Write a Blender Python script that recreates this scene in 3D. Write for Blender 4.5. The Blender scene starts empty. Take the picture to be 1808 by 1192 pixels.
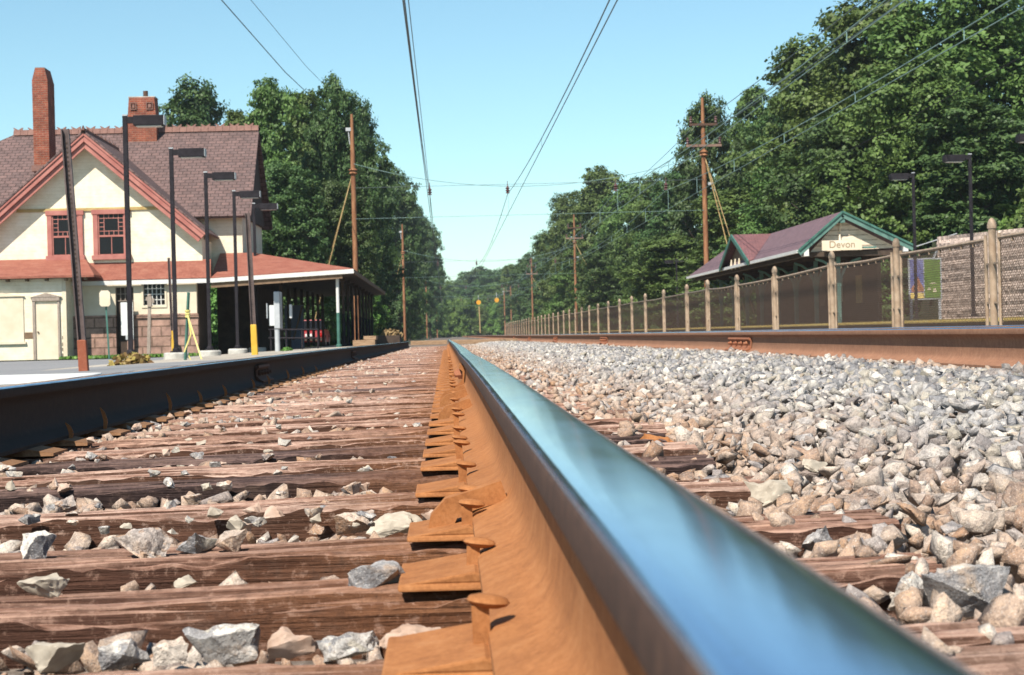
import bpy, bmesh, math, random
import numpy as np
from mathutils import Vector, Matrix, noise as mnoise

random.seed(7)
rng = np.random.default_rng(7)
S = bpy.context.scene
COL = S.collection

# ------------------------------------------------------------------ camera
F = 3200.0
CU, CV = 904.0, 596.0
_y = Vector((787 - CU, CV - 593, F)).normalized()
_z = Vector((-0.025, 1.0, 0.0)); _z = (_z - _y * _z.dot(_y)).normalized()
_x = _y.cross(_z)
# camera frame here is (right, up, forward) which is left-handed: fix the sign of x
if _x.x < 0: _x = -_x
M = Matrix((( _x.x, _y.x, _z.x), (_x.y, _y.y, _z.y), (_x.z, _y.z, _z.z)))   # world -> (right, up, fwd)
MT = M.transposed()

def at(u, v, Y):
    d = MT @ Vector((u - CU, CV - v, F))
    return d * (Y / d.y)

def atz(u, v, z):
    d = MT @ Vector((u - CU, CV - v, F))
    return d * (z / d.z)

cam_d = bpy.data.cameras.new('camera'); cam = bpy.data.objects.new('camera', cam_d); COL.objects.link(cam)
cx = MT @ Vector((1, 0, 0)); cy = MT @ Vector((0, 1, 0)); cz = MT @ Vector((0, 0, -1))
cam.matrix_world = Matrix(((cx.x, cy.x, cz.x, 0), (cx.y, cy.y, cz.y, 0), (cx.z, cy.z, cz.z, 0), (0, 0, 0, 1)))
cam_d.sensor_width = 36; cam_d.lens = F / 1808 * 36
cam_d.clip_start = 0.02; cam_d.clip_end = 5000
cam_d.dof.use_dof = True; cam_d.dof.focus_distance = 5.0; cam_d.dof.aperture_fstop = 19
S.camera = cam

# ------------------------------------------------------------------ light
SUN_AZ, SUN_EL = math.radians(28), math.radians(49)
sd = bpy.data.lights.new('sun', 'SUN'); sd.energy = 5.0; sd.angle = math.radians(0.5); sd.color = (1.0, 0.93, 0.82)
sun = bpy.data.objects.new('sun', sd); COL.objects.link(sun)
sv = Vector((-math.sin(SUN_AZ) * math.cos(SUN_EL), -math.cos(SUN_AZ) * math.cos(SUN_EL), math.sin(SUN_EL)))
sun.rotation_euler = sv.to_track_quat('Z', 'Y').to_euler()
W = bpy.data.worlds.new('World'); S.world = W; W.use_nodes = True
nt = W.node_tree; nt.nodes.clear()
wo = nt.nodes.new('ShaderNodeOutputWorld'); bg = nt.nodes.new('ShaderNodeBackground')
sk = nt.nodes.new('ShaderNodeTexSky'); sk.sky_type = 'NISHITA'; sk.sun_disc = False
sk.sun_elevation = SUN_EL; sk.sun_rotation = math.radians(208)
sk.air_density = 1.0; sk.dust_density = 0.3; sk.ozone_density = 1.5; sk.altitude = 600
mx = nt.nodes.new('ShaderNodeMix'); mx.data_type = 'RGBA'; mx.blend_type = 'MULTIPLY'; mx.inputs[0].default_value = 1
mx.inputs[7].default_value = (0.62, 0.765, 0.715, 1)
tc = nt.nodes.new('ShaderNodeTexCoord'); sep = nt.nodes.new('ShaderNodeVectorMath'); sep.operation = 'ADD'
sep.inputs[1].default_value = (0, 0, 0.0); nt.links.new(tc.outputs['Generated'], sep.inputs[0]); nt.links.new(sep.outputs[0], sk.inputs[0])
nt.links.new(sk.outputs[0], mx.inputs[6]); nt.links.new(mx.outputs[2], bg.inputs[0]); bg.inputs[1].default_value = 0.12
nt.links.new(bg.outputs[0], wo.inputs[0])
S.view_settings.view_transform = 'Standard'; S.view_settings.look = 'None'
S.view_settings.exposure = 0.8; S.view_settings.gamma = 1
S.render.engine = 'CYCLES'
S.cycles.max_bounces = 6; S.cycles.diffuse_bounces = 3; S.cycles.glossy_bounces = 3; S.cycles.transparent_max_bounces = 24
S.cycles.transmission_bounces = 4
S.cycles.sample_clamp_indirect = 6

# ------------------------------------------------------------------ materials
K_ALB = .74          # overall albedo level that goes with the exposure set above
class N:
    """tiny node helper"""
    def __init__(s, name):
        s.m = bpy.data.materials.new(name); s.m.use_nodes = True; s.k = K_ALB
        s.t = s.m.node_tree; s.b = s.t.nodes['Principled BSDF']; s.out = s.t.nodes['Material Output']
    def n(s, typ, **kw):
        o = s.t.nodes.new(typ)
        for k, v in kw.items(): setattr(o, k, v)
        return o
    def l(s, a, b): s.t.links.new(a, b)
    def coord(s, kind='Object', scale=(1, 1, 1)):
        if kind == 'World':
            g = s.n('ShaderNodeNewGeometry').outputs['Position']
        else:
            g = s.n('ShaderNodeTexCoord').outputs[kind]
        mp = s.n('ShaderNodeMapping'); s.l(g, mp.inputs[0]); mp.inputs['Scale'].default_value = scale
        return mp.outputs[0]
    def noise(s, vec, scale=5, detail=6, rough=.6, dist=0):
        o = s.n('ShaderNodeTexNoise'); o.inputs['Scale'].default_value = scale; o.inputs['Detail'].default_value = detail
        o.inputs['Roughness'].default_value = rough; o.inputs['Distortion'].default_value = dist
        s.l(vec, o.inputs['Vector']); return o.outputs['Fac']
    def ramp(s, fac, stops, interp='LINEAR'):
        r = s.n('ShaderNodeValToRGB'); e = r.color_ramp.elements; r.color_ramp.interpolation = interp
        while len(e) < len(stops): e.new(.5)
        for i, (p, c) in enumerate(stops):
            e[i].position = p; e[i].color = (*c, 1) if len(c) == 3 else c
        s.l(fac, r.inputs[0]); return r.outputs[0]
    def mix(s, fac, a, b, mode='MIX'):
        o = s.n('ShaderNodeMix', data_type='RGBA', blend_type=mode)
        for i, v in ((0, fac), (6, a), (7, b)):
            if isinstance(v, (int, float)): o.inputs[i].default_value = v
            elif isinstance(v, tuple): o.inputs[i].default_value = (*v, 1)
            else: s.l(v, o.inputs[i])
        return o.outputs[2]
    def math(s, op, a, b=None, c=None):
        o = s.n('ShaderNodeMath', operation=op)
        for i, v in enumerate((a, b, c)):
            if v is None: continue
            if isinstance(v, (int, float)): o.inputs[i].default_value = v
            else: s.l(v, o.inputs[i])
        return o.outputs[0]
    def mapr(s, v, a, b, c=0, d=1):
        o = s.n('ShaderNodeMapRange'); s.l(v, o.inputs[0])
        for i, q in enumerate((a, b, c, d)): o.inputs[i + 1].default_value = q
        return o.outputs[0]
    def bump(s, h, strength=.3, dist=.01, normal=None):
        b = s.n('ShaderNodeBump'); b.inputs['Strength'].default_value = strength; b.inputs['Distance'].default_value = dist
        s.l(h, b.inputs['Height'])
        if normal is not None: s.l(normal, b.inputs['Normal'])
        s.l(b.outputs[0], s.b.inputs['Normal']); return b.outputs[0]
    def set(s, color=None, rough=None, metal=None, spec=None):
        for key, v in (('Base Color', color), ('Roughness', rough), ('Metallic', metal), ('Specular IOR Level', spec)):
            if v is None: continue
            if key == 'Base Color' and s.k != 1 and not isinstance(metal, float):
                if isinstance(v, tuple): v = tuple(s.k * a for a in v)
                else: v = s.mix(1.0, v, (s.k,) * 3, 'MULTIPLY')
            if isinstance(v, (int, float)): s.b.inputs[key].default_value = v
            elif isinstance(v, tuple): s.b.inputs[key].default_value = (*v, 1)
            else: s.l(v, s.b.inputs[key])
        return s.m

def simple(name, c1, c2, scale=3., rough=.8, bump=0, bd=.005, stretch=(1, 1, 1), metal=0, coord='World', spec=.4, lo=.35, hi=.65):
    q = N(name); q.k = K_ALB if name != 'old_boards' else 1.15; v = q.coord(coord, stretch); f = q.noise(v, scale)
    q.set(q.ramp(f, [(lo, c1), (hi, c2)]), rough, metal, spec)
    if bump: q.bump(f, bump, bd)
    return q.m

def m_rust(name, c1, c2, c3, bump=.25):
    q = N(name); q.k = .9; v = q.coord('World'); f = q.noise(v, 26, 8, .7); g = q.noise(v, 170, 4, .75); w = q.noise(q.coord('World', (3, .8, 3)), 2.2, 3)
    c = q.ramp(f, [(.3, c1), (.52, c2), (.72, c3)])
    c = q.mix(q.mapr(w, .4, .7, 0, .35), c, tuple(.55 * a for a in c1))
    c = q.mix(.35, c, q.ramp(g, [(.3, tuple(.5 * a for a in c1)), (.7, c3)]))
    q.bump(q.math('ADD', g, f), bump, .0012); return q.set(c, .85, 0, .25)

MAT = {}
MAT['rust'] = m_rust('rust_steel', (.24, .085, .027), (.37, .145, .047), (.46, .21, .085))
MAT['rust_far'] = m_rust('rust_far', (.22, .10, .06), (.33, .16, .09), (.42, .23, .15))
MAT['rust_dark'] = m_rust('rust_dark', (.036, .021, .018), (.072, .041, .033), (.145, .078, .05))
MAT['shaded_rail'] = m_rust('shaded_rail', (.016, .011, .010), (.028, .018, .015), (.055, .032, .022))  # rust taken near black: shade on the station-side rail put into its colour
MAT['rust_red'] = m_rust('rust_red', (.20, .06, .035), (.33, .12, .06), (.42, .2, .11))
MAT['rust_plate'] = m_rust('rust_plate', (.15, .07, .035), (.25, .125, .06), (.33, .19, .1))
MAT['old_rust'] = m_rust('old_rust', (.05, .03, .025), (.10, .055, .04), (.16, .085, .05))

def m_steel():
    q = N('polished_steel'); v = q.coord('World', (1, .06, 1)); f = q.noise(v, 45, 5, .6); g = q.noise(q.coord('World', (1, .35, 1)), 5, 3, .5)
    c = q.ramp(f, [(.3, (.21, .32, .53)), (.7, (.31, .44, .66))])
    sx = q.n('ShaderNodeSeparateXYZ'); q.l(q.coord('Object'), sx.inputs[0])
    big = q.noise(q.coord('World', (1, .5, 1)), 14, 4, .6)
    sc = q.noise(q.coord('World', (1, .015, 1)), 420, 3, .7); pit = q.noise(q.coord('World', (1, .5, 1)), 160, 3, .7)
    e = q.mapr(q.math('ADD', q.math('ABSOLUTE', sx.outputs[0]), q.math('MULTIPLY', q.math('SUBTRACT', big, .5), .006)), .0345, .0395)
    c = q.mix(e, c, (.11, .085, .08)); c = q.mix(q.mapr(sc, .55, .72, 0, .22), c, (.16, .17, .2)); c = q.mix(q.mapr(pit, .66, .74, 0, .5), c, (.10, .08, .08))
    q.bump(q.math('ADD', g, q.math('MULTIPLY', sc, .4)), .022, .002)
    r = q.math('ADD', q.mapr(big, .3, .7, .10, .14), q.math('MULTIPLY', e, .3))
    return q.set(c, r, .95, .5)
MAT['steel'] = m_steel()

def m_tie(name, top1, top2, side, grain=1.0):
    q = N(name); q.k = 1.0; v = q.coord('World', (.75, 16, 16)); f = q.noise(v, 3.2, 8, .72, .08)
    v2 = q.coord('World', (.6, 48, 48)); g = q.noise(v2, 4, 4, .6)
    big = q.noise(q.coord('World', (.8, 3, 1)), 2.1, 4)
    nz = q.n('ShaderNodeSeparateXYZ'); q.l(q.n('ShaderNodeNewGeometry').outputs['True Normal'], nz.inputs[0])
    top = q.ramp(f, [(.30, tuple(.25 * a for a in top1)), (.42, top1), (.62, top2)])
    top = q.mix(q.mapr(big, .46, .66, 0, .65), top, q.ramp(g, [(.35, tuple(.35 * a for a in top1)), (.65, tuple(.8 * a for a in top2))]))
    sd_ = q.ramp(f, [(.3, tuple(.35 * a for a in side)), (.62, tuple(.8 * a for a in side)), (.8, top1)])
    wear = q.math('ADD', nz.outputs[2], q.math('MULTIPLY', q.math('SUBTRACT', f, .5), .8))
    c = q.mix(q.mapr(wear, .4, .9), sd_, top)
    # rust washed off the plate over the tie next to the rails
    sx = q.n('ShaderNodeSeparateXYZ'); q.l(q.n('ShaderNodeNewGeometry').outputs['Position'], sx.inputs[0])
    d = q.math('MULTIPLY', q.math('ABSOLUTE', q.math('SUBTRACT', sx.outputs[0], .05)), 1.0)
    rustf = q.mapr(q.math('ADD', d, q.math('MULTIPLY', q.math('SUBTRACT', big, .5), .5)), .12, .42, .6, 0)
    c = q.mix(rustf, c, q.ramp(f, [(.3, (.10, .035, .015)), (.7, (.33, .15, .07))]))
    gr_ = q.noise(q.coord('World'), 46, 6, .75); pa = q.noise(q.coord('World', (1, 2, 1)), 7, 5, .7)
    c = q.mix(q.mapr(gr_, .52, .66, 0, .55), c, tuple(.30 * a for a in top1)); c = q.mix(q.mapr(gr_, .36, .46, .35, 0), c, top2); c = q.mix(q.mapr(pa, .55, .68, 0, .5), c, (.13, .085, .065))
    h = q.math('ADD', q.math('ADD', f, q.math('MULTIPLY', g, .6)), q.math('MULTIPLY', gr_, .5))
    q.bump(h, 1.0, .012); return q.set(c, .95, 0, .15)
MAT['tie_pale'] = m_tie('tie_pale', (.30, .16, .115), (.64, .45, .36), (.15, .075, .05))
MAT['tie_brown'] = m_tie('tie_brown', (.22, .11, .075), (.52, .33, .25), (.12, .058, .04))
MAT['tie_dark'] = m_tie('tie_dark', (.08, .05, .047), (.24, .155, .13), (.055, .036, .034))

def m_ballast(name='ballast', mode='mix'):
    q = N(name); q.k = .87; geo = q.n('ShaderNodeNewGeometry'); r = geo.outputs['Random Per Island']
    v = q.coord('World'); f = q.noise(v, 38, 5, .65); h = q.noise(v, 160, 4, .7); big = q.noise(v, 1.6, 3)
    grey = q.ramp(r, [(0, (.20, .20, .215)), (.2, (.33, .33, .345)), (.42, (.50, .485, .48)), (.6, (.42, .385, .315)), (.72, (.68, .65, .62)), (.86, (.26, .26, .28)), (.93, (.78, .74, .68))])
    tan = q.ramp(r, [(0, (.34, .21, .14)), (.15, (.50, .36, .27)), (.3, (.58, .47, .39)), (.45, (.42, .24, .14)), (.6, (.64, .53, .45)), (.72, (.38, .35, .35)), (.85, (.48, .30, .19)), (.95, (.72, .64, .56))])
    sx = q.n('ShaderNodeSeparateXYZ'); q.l(geo.outputs['Position'], sx.inputs[0])
    xx = q.math('ADD', sx.outputs[0], q.math('MULTIPLY', q.math('SUBTRACT', big, .5), .9))
    near = q.mapr(xx, .75, 1.35, 1, 0); far = q.mapr(xx, 2.35, 2.7, 0, .7)
    if mode == 'tan': c = tan
    elif mode == 'grey': c = grey
    else: c = q.mix(q.math('MAXIMUM', near, far), grey, tan)
    pt = q.noise(v, 19, 5, .7)
    c = q.mix(q.mapr(pt, .54, .66, 0, .55), c, (.40, .27, .17)); c = q.mix(q.mapr(pt, .30, .42, .5, 0), c, (.23, .23, .25))
    vein = q.ramp(f, [(.3, (.42, .40, .40)), (.5, (.88, .87, .86)), (.68, (1.15, 1.1, 1.04))])
    c = q.mix(1.0, c, vein, 'MULTIPLY')
    sp = q.noise(v, 420, 2, .6)
    c = q.mix(q.mapr(h, .5, .66, 0, .6), c, (.19, .16, .145)); c = q.mix(q.mapr(sp, .58, .68, 0, .55), c, (.12, .11, .11)); c = q.mix(q.mapr(sp, .3, .40, .5, 0), c, (.82, .78, .72))
    q.bump(q.math('ADD', f, q.math('MULTIPLY', h, .5)), .9, .009); return q.set(c, .88, 0, .3)
MAT['ballast'] = m_ballast()
MAT['stone_grey'] = m_ballast('stone_grey', 'grey'); MAT['stone_tan'] = m_ballast('stone_tan', 'tan')
MAT['stone_white'] = simple('stone_white', (.40, .34, .27), (.60, .53, .43), 30, .85, .5, .004)
MAT['stone_pink'] = simple('stone_pink', (.45, .30, .22), (.62, .47, .38), 30, .85, .5, .004)
MAT['bed'] = simple('ballast_bed', (.10, .075, .06), (.30, .25, .21), 28, .95, .8, .02)
MAT['ground'] = simple('ground_soil', (.09, .075, .05), (.17, .15, .09), .6, .95, .4, .03)
MAT['bank'] = simple('bank_soil', (.03, .04, .018), (.07, .09, .03), .5, .95, .5, .05)

def m_asphalt():
    q = N('asphalt'); v = q.coord('World'); f = q.noise(v, 60, 4, .7); b = q.noise(q.coord('World', (.25, 1.3, 1)), 1.2, 5)
    c = q.ramp(b, [(.35, (.17, .17, .185)), (.48, (.30, .30, .31)), (.55, (.22, .22, .235)), (.68, (.46, .45, .44))])
    c = q.mix(.35, c, q.ramp(f, [(.3, (.08, .08, .08)), (.7, (.45, .45, .45))])); q.bump(f, .4, .006)
    return q.set(c, .9, 0, .3)
MAT['asphalt'] = m_asphalt()
MAT['sand'] = simple('sandy_paving', (.33, .28, .22), (.58, .52, .44), 1.4, .95, .4, .01)
MAT['concrete'] = simple('concrete', (.42, .40, .36), (.62, .60, .55), 6, .9, .4, .006)
MAT['grass'] = simple('grass_blades', (.09, .14, .02), (.22, .28, .05), 3, .8)

def m_siding():
    q = N('cream_siding'); q.k = .92; uv = q.coord('UV'); s = q.n('ShaderNodeSeparateXYZ'); q.l(uv, s.inputs[0])
    fr = q.math('FRACT', q.math('DIVIDE', s.outputs[1], .115)); v = q.coord('World', (1, 1, 1)); f = q.noise(v, 2.2, 6, .7); st = q.noise(q.coord('UV', (1.2, 14, 1)), 2, 5)
    c = q.ramp(f, [(.28, (.66, .56, .41)), (.5, (.80, .71, .55)), (.7, (.85, .78, .65))])
    c = q.mix(q.mapr(st, .58, .72, 0, .5), c, (.5, .42, .28))
    c = q.mix(q.mapr(fr, .9, .97, 0, .35), c, (.42, .34, .2))
    q.bump(fr, .6, .012); return q.set(c, .75, 0, .3)
MAT['siding'] = m_siding()
MAT['cream'] = simple('cream_paint', (.74, .62, .45), (.84, .74, .58), 2, .7)
MAT['white'] = simple('white_paint', (.70, .69, .66), (.82, .81, .78), 3, .6)
MAT['board'] = simple('white_board', (.74, .76, .76), (.83, .84, .83), 2, .6)

def m_brick(name, c1, c2, mortar, bw=.21, bh=.075, ms=.012, var=.5, bump=.6, offs=.5):
    q = N(name); uv = q.coord('UV'); b = q.n('ShaderNodeTexBrick'); q.l(uv, b.inputs[0])
    b.inputs['Scale'].default_value = 1; b.inputs['Brick Width'].default_value = bw; b.inputs['Row Height'].default_value = bh
    b.inputs['Mortar Size'].default_value = ms; b.inputs['Mortar Smooth'].default_value = .3; b.inputs['Bias'].default_value = 0; b.offset = offs
    b.inputs['Color1'].default_value = (*c1, 1); b.inputs['Color2'].default_value = (*c2, 1); b.inputs['Mortar'].default_value = (*mortar, 1)
    f = q.noise(q.coord('World'), 3.0, 6, .7); g = q.noise(q.coord('World'), 25, 4, .7)
    c = q.mix(1, b.outputs[0], q.ramp(f, [(.3, (1 - var,) * 3), (.7, (1 + var * .5,) * 3)]), 'MULTIPLY')
    h = q.math('ADD', q.math('MULTIPLY', b.outputs[1], -1.0), q.math('MULTIPLY', g, .5)); q.bump(h, bump, .012)
    return q.set(c, .88, 0, .3)
MAT['brick'] = m_brick('red_brick', (.36, .10, .055), (.27, .07, .045), (.33, .17, .12))
MAT['shingle'] = m_brick('purple_shingle', (.215, .135, .125), (.165, .11, .105), (.09, .06, .055), .28, .20, .018, .35, .8)
MAT['shelter_shingle'] = m_brick('plum_shingle', (.235, .145, .165), (.185, .118, .14), (.11, .07, .08), .26, .14, .012, .3, .6)
MAT['shelter_red'] = m_brick('red_shingle', (.27, .12, .12), (.22, .105, .11), (.13, .06, .065), .26, .14, .012, .3, .6)
MAT['stonebase'] = m_brick('brownstone', (.50, .31, .24), (.38, .23, .185), (.24, .15, .11), .62, .33, .025, .55, 1.0)
MAT['stonewall'] = m_brick('rockface', (.92, .72, .61), (.76, .59, .50), (.50, .38, .31), .45, .21, .025, .3, .3)

def m_redroof():
    q = N('red_roof'); v = q.coord('UV', (1, 2.5, 1)); f = q.noise(v, 2.0, 7, .7, .3); g = q.noise(q.coord('World'), 16, 5, .7)
    c = q.ramp(f, [(.3, (.22, .06, .04)), (.5, (.33, .105, .07)), (.7, (.42, .19, .13))])
    c = q.mix(.35, c, q.ramp(g, [(.3, (.14, .04, .03)), (.7, (.45, .2, .14))])); q.bump(g, .4, .01)
    return q.set(c, .85, 0, .3)
MAT['redroof'] = m_redroof()
MAT['pink'] = simple('pink_red_paint', (.40, .13, .105), (.52, .21, .17), 2.5, .65, .2, .003)
MAT['ochre'] = simple('ochre_trim', (.45, .30, .10), (.58, .42, .18), 4, .7)
MAT['terracotta'] = simple('terracotta', (.19, .095, .078), (.28, .15, .12), 5, .85)
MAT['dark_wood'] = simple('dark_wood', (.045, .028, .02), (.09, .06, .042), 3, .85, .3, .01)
MAT['brown_wood'] = simple('brown_wood', (.16, .10, .06), (.28, .18, .11), 5, .85, .3, .006)
MAT['old_boards'] = simple('old_boards', (.50, .40, .30), (.66, .56, .44), 5, .85, .2, .004, (1, 1, 5))
MAT['grey_wood'] = simple('grey_wood', (.28, .22, .18), (.46, .38, .32), 8, .9, .5, .006, (6, 6, 1))
MAT['lampblack'] = simple('dark_lamp_paint', (.013, .011, .015), (.026, .022, .028), 6, .75, spec=.2)
MAT['brown_post'] = simple('brown_post_steel', (.06, .042, .04), (.12, .085, .08), 7, .55, .1, .002, metal=.2)
MAT['redsleeve'] = m_rust('red_sleeve', (.24, .06, .03), (.30, .085, .045), (.36, .14, .08))
MAT['yellow'] = simple('yellow_paint', (.62, .35, .02), (.75, .46, .05), 5, .6)
MAT['yellow_line'] = simple('yellow_edge', (.85, .58, .12), (.95, .72, .25), 3, .8)
MAT['orange'] = simple('orange_disc', (.75, .33, .01), (.8, .4, .03), 3, .5)
MAT['green'] = simple('green_paint', (.04, .13, .10), (.075, .2, .16), 4, .6)
MAT['green_pale'] = simple('sea_green_paint', (.085, .19, .16), (.14, .26, .22), 4, .6)
MAT['glass'] = N('dark_glass').set((.012, .012, .014), .25, 0, .22)
MAT['tape'] = simple('yellow_tape', (.62, .52, .12), (.75, .66, .25), 8, .6)
MAT['tan_steel'] = simple('tan_steel', (.34, .23, .15), (.50, .37, .26), 8, .55, .1, .002)
MAT['pole'] = simple('rust_pole', (.20, .075, .03), (.40, .19, .09), 1.2, .8, .3, .004, (6, 6, 1.2))
MAT['pole_top'] = simple('pole_top', (.20, .12, .09), (.33, .21, .16), 2, .8)
MAT['wire'] = simple('wire', (.07, .09, .10), (.12, .15, .17), 2, .55, metal=.4)
MAT['copper'] = simple('verdigris_wire', (.16, .27, .26), (.25, .38, .36), 2, .6)
MAT['insul'] = simple('brown_insulator', (.10, .045, .045), (.18, .09, .09), 5, .3)
MAT['guy'] = simple('guy_strand', (.38, .25, .10), (.52, .37, .17), 4, .7)
MAT['grey_metal'] = simple('grey_metal', (.42, .44, .47), (.56, .58, .6), 4, .5)
MAT['bluegrey'] = simple('bluegrey_sheet', (.27, .30, .40), (.38, .41, .50), 1.5, .6, stretch=(5, 1, 1))
MAT['carred'] = N('car_red').set((.36, .02, .025), .3, 0, .5)
MAT['tail'] = N('tail_lamp').set((.5, .02, .02), .2, 0, .5)
MAT['tyre'] = N('tyre').set((.015, .015, .015), .9)
MAT['navy'] = simple('blue_print', (.10, .11, .36), (.28, .30, .58), 1.6, .6, coord='Object')
MAT['flame'] = simple('orange_print', (.45, .17, .10), (.6, .28, .14), 2.5, .6, coord='Object')
MAT['leafprint'] = simple('green_print', (.10, .20, .03), (.18, .3, .05), 2, .6, coord='Object')
MAT['letter'] = N('sign_letter').set((.34, .24, .15), .7)
MAT['lens'] = N('lamp_lens').set((.55, .56, .56), .25, 0, .5)
MAT['bark'] = simple('bark', (.045, .032, .024), (.12, .09, .065), 5, .95, .6, .03, (4, 4, 1))
MAT['crossing'] = simple('crossing_timber', (.25, .15, .08), (.48, .32, .2), 4, .9, .5, .01, (1, 8, 8))
MAT['debris'] = simple('dry_debris', (.20, .12, .05), (.42, .30, .15), 8, .9)

def m_mesh():
    q = N('chain_link'); s = q.n('ShaderNodeSeparateXYZ'); q.l(q.coord('UV'), s.inputs[0]); p = .055
    a = q.math('DIVIDE', q.math('ADD', s.outputs[0], s.outputs[1]), p); b = q.math('DIVIDE', q.math('SUBTRACT', s.outputs[0], s.outputs[1]), p)
    def w(x): return q.math('GREATER_THAN', q.math('ABSOLUTE', q.math('SUBTRACT', q.math('FRACT', x), .5)), .315)
    k = q.math('MAXIMUM', w(a), w(b))
    q.set((.13, .08, .055), .6, 0, .3); q.l(k, q.b.inputs['Alpha']); return q.m
MAT['mesh'] = m_mesh()

def m_leaf(name, dark, mid, lite, trans=.2):
    q = N(name); q.k = .95; at_ = q.n('ShaderNodeAttribute', attribute_name='tint'); oi = q.n('ShaderNodeObjectInfo')
    c = q.ramp(at_.outputs['Fac'], [(0, dark), (.5, mid), (1, lite)])
    hs = q.n('ShaderNodeHueSaturation'); q.l(c, hs.inputs['Color']); q.l(q.mapr(oi.outputs['Random'], 0, 1, .478, .515), hs.inputs['Hue'])
    q.l(q.mapr(oi.outputs['Random'], 0, 1, .85, 1.15), hs.inputs['Value'])
    q.set(hs.outputs[0], .55, 0, .3)
    tr = q.n('ShaderNodeBsdfTranslucent'); q.l(hs.outputs[0], tr.inputs[0])
    ms = q.n('ShaderNodeMixShader'); ms.inputs[0].default_value = trans
    q.l(q.b.outputs[0], ms.inputs[1]); q.l(tr.outputs[0], ms.inputs[2]); q.l(ms.outputs[0], q.out.inputs[0])
    return q.m
MAT['leaf'] = m_leaf('leaf_green', (.048, .088, .020), (.092, .155, .038), (.155, .23, .06))
MAT['leaf_dark'] = m_leaf('leaf_deep', (.032, .064, .020), (.062, .112, .033), (.105, .165, .048))
MAT['leaf_bright'] = m_leaf('leaf_bright', (.06, .125, .022), (.11, .21, .042), (.17, .29, .06))
MAT['weed'] = m_leaf('weed_leaf', (.14, .08, .03), (.28, .19, .07), (.42, .36, .10))

# ------------------------------------------------------------------ mesh helpers
def uvbox(me):
    n = len(me.polygons)
    if not n: return
    nl = len(me.loops)
    co = np.empty(len(me.vertices) * 3, np.float32); me.vertices.foreach_get('co', co); co = co.reshape(-1, 3)
    vi = np.empty(nl, np.int32); me.loops.foreach_get('vertex_index', vi)
    pn = np.empty(n * 3, np.float32); me.polygons.foreach_get('normal', pn); pn = pn.reshape(-1, 3)
    tot = np.empty(n, np.int32); me.polygons.foreach_get('loop_total', tot)
    N3 = np.repeat(pn, tot, axis=0)
    t = np.stack([-N3[:, 1], N3[:, 0], np.zeros(nl)], 1); ln = np.linalg.norm(t, axis=1, keepdims=True)
    flat = ln[:, 0] < .05; t = np.where(flat[:, None], np.array([[1, 0, 0]]), t / np.maximum(ln, 1e-6))
    b = np.cross(N3, t); P = co[vi]
    uv = np.stack([(P * t).sum(1), (P * b).sum(1)], 1).astype(np.float32)
    lay = me.uv_layers.new(name='metric'); lay.data.foreach_set('uv', uv.ravel())

def wloc(o):
    p = Vector((0, 0, 0))
    while o is not None: p += o.location; o = o.parent
    return p

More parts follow.
